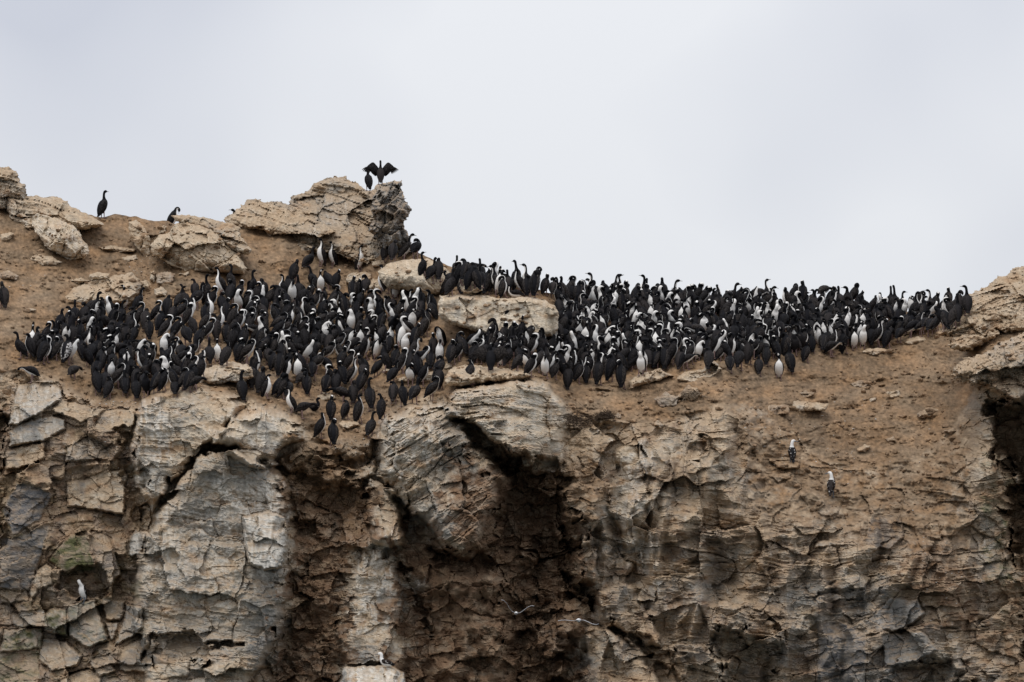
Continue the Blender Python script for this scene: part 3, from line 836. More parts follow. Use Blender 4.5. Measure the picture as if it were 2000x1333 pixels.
boulder('rock_outcrop', z7([(1240, 1060), (1330, 960), (1560, 900), (1640, 830), (1904, 700), (2400, 640), (2400, 1500), (2000, 1420), (1904, 1260), (1780, 1180), (1700, 1150), (1660, 1250), (1560, 1180), (1430, 1200), (1250, 1150)]),
        'overhanging rock above the dark cave at the right edge', kind='structure', lean=0.5, thick=0.9, th=0.3, seed=6, kf=1.1, ks=1.4, grey=0.30, pale=0.4, soft=0.2, rough=5, front_pct=22, sc=0.9, earth=0.1)

boulder('boulder', z1([(45, 400), (140, 398), (280, 405), (350, 420), (430, 412), (525, 440), (520, 460), (570, 500), (640, 530), (720, 570), (800, 620), (780, 640), (640, 665), (560, 650), (430, 640), (250, 670), (240, 680), (160, 650), (80, 590), (55, 520), (40, 460)]),
        'long layered ochre boulder on the ridge behind the split boulder', lean=0.9, thick=0.55, th=-0.24, seed=10, ks=2.3, kf=0.3, pale=0.5, grey=-0.05, soft=0.25)
boulder('boulder', z1([(250, 560), (280, 535), (330, 545), (430, 575), (580, 640), (620, 700), (635, 745), (675, 790), (680, 850), (650, 880), (560, 890), (520, 895), (450, 860), (350, 800), (330, 760), (245, 640)]),
        'angular tan boulder with a white face, in front of the long layered boulder', lean=0.45, thick=0.65, th=-0.6, seed=11, kf=0.9, ks=0.2, pale=0.85, white=0.35, grey=-0.2, soft=0.3, ang=0.9)
boulder('boulder', z1([(985, 605), (1040, 585), (1100, 640), (1145, 720), (1150, 890), (1130, 905), (1080, 840), (1020, 760), (985, 690)]),
        'narrow slab boulder standing on end left of the biggest boulder', lean=0.3, thick=0.35, th=1.0, seed=12, kf=0.6, ks=0.3, pale=0.8, grey=-0.2, soft=0.3, ang=0.7, front_pct=5)
boulder('boulder', z1([(1310, 550), (1400, 545), (1580, 570), (1700, 600), (1780, 610), (1840, 650), (1830, 680), (1860, 730), (1930, 820), (1900, 855), (1800, 840), (1690, 760), (1560, 680), (1430, 650), (1350, 600)]),
        'flat layered slab lying across the top of the biggest boulder', lean=0.7, thick=0.4, th=-0.25, seed=13, ks=1.6, pale=0.3, base=depth_at(430, 520) - 0.1)
boulder('boulder', z1([(1155, 780), (1220, 700), (1290, 690), (1350, 610), (1440, 605), (1560, 640), (1680, 690), (1720, 770), (1800, 830), (1860, 900), (1890, 960), (1870, 1000), (1560, 985), (1450, 1000), (1340, 950), (1200, 870), (1160, 840)]),
        'biggest tan boulder at the upper left with a dark gap beneath', lean=0.5, thick=0.9, th=-0.35, seed=14, kf=0.9, ks=0.8, pale=0.65, grey=-0.15, soft=0.35, ang=0.25, sc=0.8)
boulder('boulder', z1([(480, 1170), (560, 1110), (690, 1060), (850, 1020), (1000, 990), (1060, 1030), (1085, 1080), (1060, 1150), (1000, 1230), (800, 1240), (480, 1240)]),
        'low wedge-shaped tan boulder half buried left of the flock', lean=1.2, thick=0.35, th=-0.3, seed=15, kf=0.7, ks=0.4, pale=0.4, grey=0.0)
boulder('boulder', z2([(1320, 985), (1420, 910), (1560, 890), (1700, 885), (1800, 920), (1890, 1000), (1890, 1060), (1830, 1150), (1700, 1170), (1560, 1130), (1400, 1110), (1340, 1040)]),
        'smooth pale cream boulder with curved grooves below the crag', lean=0.6, thick=0.7, th=1.1, seed=16, kf=0.35, ks=0.22, kn=0.3, pale=1.1, grey=-0.4, soft=0.5, rough=1.5, sc=1.2)
boulder('boulder', z5([(20, 440), (40, 385), (230, 375), (420, 385), (500, 405), (640, 400), (730, 395), (850, 420), (920, 470), (945, 520), (940, 640), (900, 700), (700, 690), (480, 700), (400, 700), (280, 650), (100, 600), (30, 540)]),
        'big flat-faced pale slab in the middle of the flock', lean=0.15, thick=0.5, th=0.05, seed=17, kf=0.25, ks=0.12, kn=0.5, pale=1.0, grey=-0.25, white=0.25, soft=0.12, rough=2, sc=1.5)
boulder('boulder', z3([(1510, 850), (1560, 790), (1650, 755), (1790, 735), (1930, 760), (1940, 850), (1870, 890), (1730, 890), (1600, 925), (1530, 910)]),
        'flat overhanging slab on the cliff edge left of the low notch', lean=1.2, thick=0.4, th=-0.1, seed=18, kf=0.5, ks=1.2, pale=0.6, grey=0.1, white=0.3)
boulder('boulder', z5([(70, 1000), (130, 935), (250, 915), (440, 930), (700, 965), (760, 1000), (560, 1040), (420, 1040), (300, 1060), (200, 1080), (80, 1070)]),
        'long pale slab on the cliff edge in front of the flock', lean=1.0, thick=0.4, th=-0.1, seed=19, kf=0.5, ks=1.0, pale=0.75, grey=0.0)
boulder('boulder', z5([(1480, 1040), (1560, 985), (1720, 940), (1820, 995), (1650, 1050), (1500, 1100)]),
        'flat tan slab with a dark underside at the front of the right flock', lean=1.1, thick=0.35, th=0.35, seed=20, kf=0.4, ks=0.4, pale=0.45, grey=-0.1)
boulder('boulder', z6([(330, 1150), (420, 1070), (580, 1060), (680, 955), (760, 1050), (680, 1120), (480, 1180)]),
        'pale broken rock under the front birds right of the flat slab', lean=1.0, thick=0.3, th=0.3, seed=21, kf=0.7, pale=0.5, grey=0.0)
boulder('boulder', z2([(1075, 1045), (1120, 995), (1200, 985), (1275, 1000), (1285, 1050), (1220, 1095), (1100, 1085)]),
        'smooth rounded boulder under the white-breasted bird left of the cream boulder', lean=0.6, thick=0.4, seed=22, kf=0.3, ks=0.2, pale=0.6, grey=0.0)
boulder('boulder', z2([(1280, 910), (1330, 895), (1400, 905), (1412, 935), (1350, 955), (1290, 945)]),
        'small smooth stone on the upper left of the cream boulder', lean=0.5, thick=0.3, seed=23, kf=0.3, ks=0.1, pale=0.8, grey=0.0)
boulder('boulder', z2([(1240, 1080), (1290, 1035), (1380, 1045), (1430, 1100), (1330, 1135), (1250, 1125)]),
        'low tan stone between the rounded boulder and the cream boulder', lean=0.6, thick=0.3, seed=24, kf=0.3, ks=0.2, pale=0.5, grey=0.0)
boulder('boulder', z5([(185, 255), (260, 250), (360, 290), (360, 345), (250, 380), (195, 340)]),
        'tan stone among birds right of the cream boulder', lean=0.7, thick=0.3, seed=25, kf=0.4, ks=0.3, pale=0.5, grey=0.0)
boulder('boulder', z5([(840, 470), (880, 450), (930, 475), (942, 530), (880, 550), (842, 510)]),
        'square-cornered block on the right end of the big pale slab', lean=0.2, thick=0.35, seed=26, kf=0.7, ks=0.2, pale=0.5, grey=0.0, base=depth_at(1085, 640) - 0.75)
ROCKS = [
    (z1([(1070, 1060), (1110, 1035), (1185, 1100), (1140, 1135), (1090, 1120)]), 'small angular stone touching the right end of the wedge boulder', 0.5),
    (z1([(1150, 985), (1180, 970), (1195, 1000), (1185, 1070), (1150, 1040)]), 'small pale upright stone above the wedge boulder', 0.4),
    (z1([(1190, 1005), (1260, 985), (1340, 995), (1330, 1060), (1200, 1075)]), 'low tan stone below the dark gap of the biggest boulder', 0.8),
    (z1([(1180, 1120), (1230, 1100), (1280, 1130), (1270, 1175), (1190, 1180)]), 'rounded buried stone right of the wedge boulder', 0.7),
    (z1([(1220, 690), (1250, 620), (1272, 640), (1262, 690)]), 'small white-topped stone on the left shoulder of the biggest boulder', 0.3),
    (z1([(0, 700), (60, 680), (110, 692), (70, 745), (0, 755)]), 'flaky layered ledge at the left frame edge below the split boulder', 0.9),
    (z1([(190, 885), (300, 850), (400, 870), (480, 915), (420, 935), (280, 935)]), 'flat flaky rock on the slope below the split boulder', 1.0),
    (z1([(-20, 995), (60, 972), (150, 1015), (120, 1045), (-20, 1045)]), 'dark-sided ledge at the left frame edge halfway down the slope', 0.9),
    (z1([(760, 800), (850, 785), (1040, 810), (1020, 835), (800, 825)]), 'thin ledge on the slope left of the standing slab boulder', 1.0),
    (z1([(915, 880), (1040, 855), (1065, 890), (980, 912)]), 'thin flake below the standing slab boulder', 0.9),
    (z1([(1365, 1000), (1450, 985), (1425, 1022)]), 'tiny flake under the middle of the biggest boulder', 0.7),
    (z1([(520, 1050), (620, 1030), (690, 1050), (600, 1075)]), 'flaky stone just above the wedge boulder', 0.9),
    (z1([(680, 1010), (740, 985), (850, 1000), (820, 1040), (700, 1050)]), 'buried stone behind the peak of the wedge boulder', 0.9),
    (z1([(170, 1275), (220, 1262), (275, 1275), (230, 1290)]), 'low flake of stone on the bare slope left of the flock', 1.0),
    ([(1320, 775), (1345, 752), (1362, 760), (1372, 775), (1350, 785)], 'dark crumbly clod standing on the bare slope right of the flat slab', 0.4),
    ([(1278, 780), (1300, 766), (1325, 776), (1322, 792), (1290, 796)], 'pale crumbly mound left of the dark clod', 0.5),
    ([(1662, 750), (1680, 742), (1697, 748), (1690, 757), (1668, 757)], 'dark flat stone alone on the bare slope at the right', 0.7),
    ([(1553, 770), (1575, 763), (1592, 768), (1580, 778), (1560, 778)], 'dark-edged flake above the layered rim of the right slope', 0.7),
    ([(1730, 768), (1755, 760), (1760, 775), (1738, 778)], 'small tan stone on the upper right slope', 0.6),
    ([(1698, 780), (1712, 776), (1713, 784), (1700, 786)], 'smallest stone on the right slope beside the layered rim', 0.5),
    ([(1790, 808), (1815, 795), (1840, 800), (1850, 812), (1820, 818), (1795, 817)], 'broken pale rocks on the slope left of the dark cave', 0.5),
    ([(1845, 842), (1862, 836), (1873, 842), (1858, 850)], 'dark wedge of stone beside the dark cave', 0.5),
    ([(1672, 878), (1690, 868), (1702, 872), (1690, 884), (1675, 885)], 'grey flake on the steep earth above the second booby', 0.5),
    ([(1728, 858), (1745, 852), (1750, 862), (1735, 866)], 'small dark flake on the steep earth left of the dark cave', 0.5),
    ([(1520, 800), (1545, 782), (1580, 785), (1620, 790), (1612, 802), (1560, 804)], 'layered rim rock jutting from the right slope', 0.9),
    ([(1488, 800), (1505, 790), (1540, 792), (1542, 808), (1500, 812)], 'dark-shadowed rim rock left of the layered rim', 0.7),
    ([(1275, 832), (1284, 820), (1295, 830), (1290, 838)], 'small upright stone on the brink above the ribbed cliff', 0.3),
    ([(1298, 828), (1315, 822), (1330, 834), (1345, 846), (1300, 842)], 'dark layered knob on the brink above the ribbed cliff', 0.5),
    ([(1186, 822), (1200, 818), (1232, 824), (1228, 829), (1190, 828)], 'thin pale stone lying right of the dark nest', 0.8),
    ([(1200, 812), (1207, 806), (1214, 810), (1212, 818), (1202, 819)], 'little white stone right of the dark nest', 0.4),
    ([(1680, 688), (1700, 680), (1740, 682), (1750, 690), (1700, 694)], 'smooth low hump under the walking birds at the right', 1.0),
    ([(1766, 668), (1790, 657), (1830, 655), (1838, 664), (1800, 674), (1770, 674)], 'pale flat rock where the flock meets the right outcrop', 0.9),
    (z4([(820, 905), (870, 890), (925, 900), (920, 940), (830, 935)]), 'flat pale stone in the gap below the middle birds', 0.5),
    (z4([(1160, 880), (1190, 855), (1240, 860), (1235, 895), (1170, 900)]), 'pale stone in the gap left of the notch birds', 0.5),
    (z4([(1280, 940), (1330, 925), (1395, 940), (1390, 965), (1290, 962)]), 'low pale slab in the gap above the notch', 0.6),
    (z4([(1480, 940), (1500, 890), (1560, 880), (1580, 930), (1520, 965)]), 'pale lump of rock left of the edge slab', 0.5),
    (z4([(650, 1080), (700, 1045), (770, 1050), (820, 1090), (760, 1110), (660, 1105)]), 'buried tan rock under the birds above the notch', 0.9),
    (z4([(830, 1285), (860, 1262), (980, 1275), (990, 1300), (900, 1330), (840, 1310)]), 'flat stone in the notch beside the lowest birds', 0.7),
    (z4([(1290, 560), (1330, 515), (1420, 490), (1440, 560), (1360, 600), (1300, 590)]), 'cracked pale rock among birds left of the big slab', 0.5),
    (z4([(1630, 840), (1660, 820), (1700, 835), (1695, 860), (1640, 865)]), 'small pale stone under a white-fronted bird above the edge slab', 0.5),
    (z3([(1520, 670), (1545, 630), (1570, 640), (1560, 690), (1530, 700)]), 'pale stone in the gap of the left flock', 0.5),
    (z3([(1250, 575), (1290, 555), (1350, 560), (1360, 585), (1290, 592)]), 'flat pale stone under two preening birds of the left flock', 0.8),
]
for k, (poly, lab, lean) in enumerate(ROCKS):
    c = np.mean(np.array(poly), 0)
    dk = 'dark' in lab
    boulder('rock', poly, lab, 'rock', 'loose rocks on the slope', None, lean=lean, thick=0.16, th=-0.1 + 0.2 * math.sin(k * 3.1), seed=40 + k, kf=0.35, ks=0.6, kn=0.6,
            grey=0.25 if dk else 0.0, pale=0.2 if dk else 0.5, soft=0.45, rough=2.0, back=0.3, sink=0.03, earth=0.35 if dk else 0)

# ------------------------------------------------------------------ birds: materials
def bird_body_material():
    m, nt, b = nodes_of('cormorant_plumage')
    a_w = nt.nodes.new('ShaderNodeAttribute'); a_w.attribute_name = 'white'
    a_h = nt.nodes.new('ShaderNodeAttribute'); a_h.attribute_name = 'hood'
    tc = nt.nodes.new('ShaderNodeNewGeometry')
    n = nt.nodes.new('ShaderNodeTexNoise'); n.inputs['Scale'].default_value = 30; n.inputs['Detail'].default_value = 3
    nt.links.new(tc.outputs['Position'], n.inputs['Vector'])
    oi = nt.nodes.new('ShaderNodeObjectInfo')
    rs = nt.nodes.new('ShaderNodeMath'); rs.operation = 'ADD'
    nt.links.new(oi.outputs['Random'], rs.inputs[0]); nt.links.new(tc.outputs['Random Per Island'], rs.inputs[1])
    fr = nt.nodes.new('ShaderNodeMath'); fr.operation = 'FRACT'; nt.links.new(rs.outputs[0], fr.inputs[0])
    tone = nt.nodes.new('ShaderNodeValToRGB')
    e = tone.color_ramp.elements
    e[0].position = 0.0; e[0].color = (0.007, 0.007, 0.009, 1)
    e[1].position = 1.0; e[1].color = (0.032, 0.027, 0.026, 1)
    k = e.new(0.55); k.color = (0.014, 0.0135, 0.015, 1)
    nt.links.new(fr.outputs[0], tone.inputs[0])
    nv = nt.nodes.new('ShaderNodeMapRange'); nv.inputs['To Min'].default_value = 0.6; nv.inputs['To Max'].default_value = 1.4
    nt.links.new(n.outputs[0], nv.inputs[0])
    sc = nt.nodes.new('ShaderNodeVectorMath'); sc.operation = 'SCALE'
    nt.links.new(tone.outputs[0], sc.inputs[0]); nt.links.new(nv.outputs[0], sc.inputs['Scale'])
    mh = nt.nodes.new('ShaderNodeMix'); mh.data_type = 'RGBA'
    nt.links.new(a_h.outputs['Fac'], mh.inputs['Factor']); nt.links.new(sc.outputs[0], mh.inputs['A']); mh.inputs['B'].default_value = (0.0045, 0.0045, 0.0055, 1)
    th = nt.nodes.new('ShaderNodeMapRange'); th.inputs['From Min'].default_value = 0.42; th.inputs['From Max'].default_value = 0.58
    ad = nt.nodes.new('ShaderNodeMath'); ad.operation = 'MULTIPLY_ADD'; ad.inputs[1].default_value = 0.25; 
    nt.links.new(n.outputs[0], ad.inputs[0]); 
    sb = nt.nodes.new('ShaderNodeMath'); sb.operation = 'SUBTRACT'; sb.inputs[1].default_value = 0.125; nt.links.new(a_w.outputs['Fac'], sb.inputs[0])
    nt.links.new(sb.outputs[0], ad.inputs[2]); nt.links.new(ad.outputs[0], th.inputs[0])
    mw = nt.nodes.new('ShaderNodeMix'); mw.data_type = 'RGBA'
    nt.links.new(th.outputs[0], mw.inputs['Factor']); nt.links.new(mh.outputs['Result'], mw.inputs['A']); mw.inputs['B'].default_value = (0.72, 0.70, 0.67, 1)
    nt.links.new(mw.outputs['Result'], b.inputs['Base Color'])
    b.inputs['Roughness'].default_value = 0.6
    b.inputs['Specular IOR Level'].default_value = 0.04
    bp = nt.nodes.new('ShaderNodeBump'); bp.inputs['Strength'].default_value = 0.4; bp.inputs['Distance'].default_value = 0.01
    nt.links.new(n.outputs[0], bp.inputs['Height']); nt.links.new(bp.outputs[0], b.inputs['Normal'])
    return m


def wing_material(name, lo, hi, speck=None):
    m, nt, b = nodes_of(name)
    tc = nt.nodes.new('ShaderNodeNewGeometry')
    oi = nt.nodes.new('ShaderNodeObjectInfo')
    rs = nt.nodes.new('ShaderNodeMath'); rs.operation = 'ADD'
    nt.links.new(oi.outputs['Random'], rs.inputs[0]); nt.links.new(tc.outputs['Random Per Island'], rs.inputs[1])
    fr = nt.nodes.new('ShaderNodeMath'); fr.operation = 'FRACT'; nt.links.new(rs.outputs[0], fr.inputs[0])
    v = nt.nodes.new('ShaderNodeTexVoronoi'); v.inputs['Scale'].default_value = 34
    nt.links.new(tc.outputs['Position'], v.inputs['Vector'])
    ramp = nt.nodes.new('ShaderNodeValToRGB')
    ramp.color_ramp.elements[0].color = (*lo, 1); ramp.color_ramp.elements[1].color = (*hi, 1)
    nt.links.new(fr.outputs[0], ramp.inputs[0])
    mr = nt.nodes.new('ShaderNodeMapRange'); mr.inputs['From Max'].default_value = 0.7; mr.inputs['To Min'].default_value = 1.7; mr.inputs['To Max'].default_value = 0.35
    nt.links.new(v.outputs['Distance'], mr.inputs[0])
    sc = nt.nodes.new('ShaderNodeVectorMath'); sc.operation = 'SCALE'
    nt.links.new(ramp.outputs[0], sc.inputs[0]); nt.links.new(mr.outputs[0], sc.inputs['Scale'])
    out = sc.outputs[0]
    if speck:
        n = nt.nodes.new('ShaderNodeTexNoise'); n.inputs['Scale'].default_value = 26; n.inputs['Detail'].default_value = 2
        nt.links.new(tc.outputs['Position'], n.inputs['Vector'])
        t_ = nt.nodes.new('ShaderNodeMapRange'); t_.inputs['From Min'].default_value = speck[1]; t_.inputs['From Max'].default_value = speck[1] + 0.06
        nt.links.new(n.outputs[0], t_.inputs[0])
        mx = nt.nodes.new('ShaderNodeMix'); mx.data_type = 'RGBA'; mx.inputs['B'].default_value = (*speck[0], 1)
        nt.links.new(t_.outputs[0], mx.inputs['Factor']); nt.links.new(out, mx.inputs['A']); out = mx.outputs['Result']
    nt.links.new(out, b.inputs['Base Color'])
    b.inputs['Roughness'].default_value = 0.5
    b.inputs['Specular IOR Level'].default_value = 0.05
    bp = nt.nodes.new('ShaderNodeBump'); bp.inputs['Strength'].default_value = 0.5; bp.inputs['Distance'].default_value = 0.012
    nt.links.new(v.outputs['Distance'], bp.inputs['Height']); nt.links.new(bp.outputs[0], b.inputs['Normal'])
    return m


M_BODY = bird_body_material()
M_WING = wing_material('dark_wing_feathers', (0.009, 0.0085, 0.010), (0.034, 0.029, 0.027))
M_MOTTLE = wing_material('mottled_wing_feathers', (0.05, 0.046, 0.044), (0.06, 0.055, 0.052), ((0.42, 0.40, 0.39), 0.47))
M_BEAK = plain_material('horn_beak', (0.10, 0.085, 0.07), 0.5)
M_FOOT = plain_material('greyish_pink_feet', (0.20, 0.13, 0.12), 0.6)
M_BOOBY_WING = wing_material('booby_wing_feathers', (0.022, 0.017, 0.015), (0.034, 0.026, 0.022), ((0.5, 0.48, 0.46), 0.60))
M_GREYBEAK = plain_material('blue_grey_beak', (0.12, 0.13, 0.15), 0.5)


# ------------------------------------------------------------------ birds: shapes (x forward, y left, z up; metres)
def catmull(P, n):
    P = np.asarray(P, float); m = len(P)
    Q = np.concatenate([2 * P[:1] - P[1:2], P, 2 * P[-1:] - P[-2:-1]])
    u = np.linspace(0, m - 1, n); i = np.clip(u.astype(int), 0, m - 2); f = (u - i)[:, None]
    p0, p1, p2, p3 = Q[i], Q[i + 1], Q[i + 2], Q[i + 3]
    return 0.5 * ((2 * p1) + (-p0 + p2) * f + (2 * p0 - 5 * p1 + 4 * p2 - p3) * f * f + (-p0 + 3 * p1 - 3 * p2 + p3) * f ** 3), u


TORSO = [  # x, y, z, half depth, half width
    (-0.165, 0, 0.030, 0.010, 0.038), (-0.122, 0, 0.095, 0.040, 0.057), (-0.084, 0, 0.172, 0.086, 0.090), (-0.036, 0, 0.270, 0.110, 0.111),
    (0.005, 0, 0.362, 0.103, 0.109), (0.024, 0, 0.432, 0.076, 0.088)]
HEADS = {
    'upright': [(0.022, 0, 0.485, 0.042, 0.046), (0.016, 0, 0.540, 0.031, 0.032), (0.018, 0, 0.600, 0.029, 0.029), (0.035, 0, 0.650, 0.032, 0.030), (0.070, 0, 0.672, 0.035, 0.029), (0.105, 0, 0.672, 0.018, 0.017)],
    'upright_left': [(0.022, 0, 0.485, 0.042, 0.046), (0.016, 0.002, 0.540, 0.031, 0.032), (0.016, 0.006, 0.600, 0.029, 0.029), (0.022, 0.020, 0.650, 0.032, 0.030), (0.030, 0.052, 0.672, 0.035, 0.029), (0.036, 0.088, 0.670, 0.018, 0.017)],
    'upright_right': [(0.022, 0, 0.485, 0.042, 0.046), (0.016, -0.002, 0.540, 0.031, 0.032), (0.016, -0.006, 0.600, 0.029, 0.029), (0.022, -0.020, 0.650, 0.032, 0.030), (0.030, -0.052, 0.672, 0.035, 0.029), (0.036, -0.088, 0.670, 0.018, 0.017)],
    'relaxed': [(0.045, 0, 0.480, 0.046, 0.052), (0.040, 0, 0.522, 0.036, 0.037), (0.030, 0, 0.558, 0.032, 0.032), (0.048, 0, 0.590, 0.034, 0.032), (0.085, 0, 0.602, 0.034, 0.030), (0.118, 0, 0.596, 0.018, 0.017)],
    'relaxed_left': [(0.040, 0, 0.480, 0.046, 0.052), (0.036, 0.004, 0.522, 0.036, 0.037), (0.028, 0.008, 0.558, 0.032, 0.032), (0.032, 0.026, 0.590, 0.034, 0.032), (0.040, 0.060, 0.600, 0.034, 0.030), (0.046, 0.094, 0.594, 0.018, 0.017)],
    'tuck_left': [(0.052, 0.004, 0.478, 0.048, 0.056), (0.080, 0.010, 0.524, 0.038, 0.042), (0.068, 0.024, 0.572, 0.036, 0.039), (0.018, 0.036, 0.578, 0.035, 0.036), (-0.034, 0.044, 0.540, 0.036, 0.032), (-0.062, 0.046, 0.498, 0.018, 0.017)],
    'tuck_right': [(0.052, -0.004, 0.478, 0.048, 0.056), (0.080, -0.010, 0.524, 0.038, 0.042), (0.068, -0.024, 0.572, 0.036, 0.039), (0.018, -0.036, 0.578, 0.035, 0.036), (-0.034, -0.044, 0.540, 0.036, 0.032), (-0.062, -0.046, 0.498, 0.018, 0.017)],
    'preen': [(0.050, 0.0, 0.486, 0.045, 0.050), (0.072, 0.010, 0.538, 0.034, 0.034), (0.108, 0.018, 0.564, 0.032, 0.032), (0.142, 0.016, 0.546, 0.033, 0.031), (0.152, 0.008, 0.508, 0.034, 0.029), (0.146, 0.0, 0.474, 0.018, 0.017)],
    'preen_side': [(0.046, 0.014, 0.486, 0.045, 0.050), (0.052, 0.048, 0.530, 0.034, 0.034), (0.044, 0.090, 0.546, 0.032, 0.032), (0.028, 0.116, 0.522, 0.033, 0.031), (0.014, 0.120, 0.484, 0.034, 0.029), (0.000, 0.114, 0.452, 0.018, 0.017)],
}
HEADS.update({
    'stretch': [(0.024, 0, 0.490, 0.042, 0.046), (0.022, 0, 0.550, 0.030, 0.031), (0.026, 0, 0.615, 0.027, 0.028), (0.036, 0.004, 0.672, 0.029, 0.028), (0.064, 0.010, 0.706, 0.033, 0.028), (0.096, 0.016, 0.722, 0.018, 0.017)],
    'hunch': [(0.045, 0, 0.472, 0.058, 0.066), (0.050, 0, 0.500, 0.048, 0.050), (0.048, 0, 0.524, 0.040, 0.040), (0.062, -0.006, 0.540, 0.036, 0.034), (0.096, -0.016, 0.544, 0.034, 0.030), (0.126, -0.026, 0.534, 0.018, 0.017)],
    'hunch_left': [(0.040, 0, 0.472, 0.058, 0.066), (0.044, 0.004, 0.500, 0.048, 0.050), (0.040, 0.010, 0.524, 0.040, 0.040), (0.042, 0.028, 0.540, 0.036, 0.034), (0.050, 0.062, 0.544, 0.034, 0.030), (0.056, 0.094, 0.536, 0.018, 0.017)],
    'preen_low': [(0.060, 0, 0.482, 0.046, 0.050), (0.100, -0.004, 0.512, 0.034, 0.035), (0.142, -0.010, 0.506, 0.032, 0.032), (0.164, -0.014, 0.466, 0.033, 0.031), (0.158, -0.012, 0.426, 0.034, 0.029), (0.140, -0.008, 0.396, 0.018, 0.017)],
    'tuck_deep': [(0.052, -0.006, 0.478, 0.052, 0.060), (0.078, -0.018, 0.520, 0.040, 0.044), (0.062, -0.040, 0.556, 0.036, 0.039), (0.016, -0.066, 0.552, 0.035, 0.036), (-0.030, -0.086, 0.512, 0.036, 0.032), (-0.054, -0.092, 0.472, 0.018, 0.017)],
})
LEANT = [(-0.215, 0, 0.085, 0.008, 0.036), (-0.160, 0, 0.145, 0.030, 0.050), (-0.108, 0, 0.200, 0.080, 0.086), (-0.036, 0, 0.275, 0.112, 0.117), (0.030, 0, 0.340, 0.104, 0.114), (0.076, 0, 0.392, 0.074, 0.090)]
LEAN_HEADS = {
    'leaning': [(0.104, 0, 0.438, 0.044, 0.048), (0.112, 0, 0.490, 0.032, 0.033), (0.110, 0, 0.545, 0.029, 0.029), (0.126, 0, 0.592, 0.032, 0.030), (0.160, 0, 0.612, 0.035, 0.029), (0.195, 0, 0.608, 0.018, 0.017)],
    'leaning_tuck': [(0.110, 0.004, 0.430, 0.048, 0.054), (0.140, 0.014, 0.470, 0.038, 0.041), (0.132, 0.034, 0.518, 0.036, 0.038), (0.088, 0.052, 0.528, 0.035, 0.036), (0.040, 0.062, 0.498, 0.036, 0.032), (0.008, 0.064, 0.462, 0.018, 0.017)]}
BOWED = [(-0.185, 0, 0.150, 0.008, 0.034), (-0.130, 0, 0.180, 0.028, 0.046), (-0.075, 0, 0.225, 0.074, 0.078), (0.000, 0, 0.275, 0.104, 0.106), (0.085, 0, 0.310, 0.094, 0.104), (0.150, 0, 0.330, 0.068, 0.080)]
BOWED_HEAD = [(0.200, 0, 0.345, 0.044, 0.046), (0.245, 0, 0.360, 0.032, 0.034), (0.290, 0, 0.362, 0.030, 0.030), (0.325, 0, 0.352, 0.032, 0.030), (0.355, 0, 0.335, 0.034, 0.029), (0.380, 0, 0.315, 0.018, 0.017)]
LYING = [(-0.230, 0, 0.060, 0.008, 0.034), (-0.170, 0, 0.085, 0.028, 0.046), (-0.105, 0, 0.110, 0.070, 0.080), (-0.025, 0, 0.120, 0.100, 0.110), (0.060, 0, 0.130, 0.096, 0.106), (0.120, 0, 0.160, 0.066, 0.080)]
LYING_HEAD = [(0.150, 0, 0.205, 0.044, 0.046), (0.150, 0, 0.250, 0.032, 0.034), (0.140, 0, 0.295, 0.030, 0.030), (0.155, 0, 0.325, 0.032, 0.030), (0.190, 0, 0.335, 0.034, 0.029), (0.222, 0, 0.330, 0.018, 0.017)]
NR, NS = 30, 14


def loft(ctrl, nr=NR, ns=NS):
    C, u = catmull(ctrl, nr)
    P = C[:, :3]; rs = np.maximum(C[:, 3], 0.006); rl = np.maximum(C[:, 4], 0.006)
    T = np.gradient(P, axis=0); T /= np.linalg.norm(T, axis=1, keepdims=True)
    L = np.empty_like(P); l = np.array([0, 1.0, 0])
    for i in range(nr):
        l = l - T[i] * l.dot(T[i]); l /= np.linalg.norm(l) + 1e-9; L[i] = l
    Vn = np.cross(L, T)
    th = np.arange(ns) * 2 * math.pi / ns
    ring = P[:, None] + Vn[:, None] * (rs[:, None] * np.cos(th))[..., None] + L[:, None] * (rl[:, None] * np.sin(th))[..., None]
    return dict(P=P, T=T, L=L, V=Vn, rs=rs, rl=rl, u=u, ring=ring, th=th)


def loft_mesh(lf):
    nr, ns = lf['ring'].shape[:2]
    v = np.concatenate([lf['ring'].reshape(-1, 3), lf['P'][:1] - lf['T'][:1] * 0.004, lf['P'][-1:] + lf['T'][-1:] * 0.008])
    i = np.arange(nr - 1)[:, None] * ns; j = np.arange(ns)[None]; k = (j + 1) % ns
    q = np.stack([i + j, i + k, i + ns + k, i + ns + j], -1).reshape(-1, 4)
    a, b = nr * ns, nr * ns + 1
    t1 = np.stack([np.full(ns, a), (np.arange(ns) + 1) % ns, np.arange(ns)], -1)
    t2 = np.stack([np.full(ns, b), (nr - 1) * ns + np.arange(ns), (nr - 1) * ns + (np.arange(ns) + 1) % ns], -1)
    return v, q, np.concatenate([t1, t2])


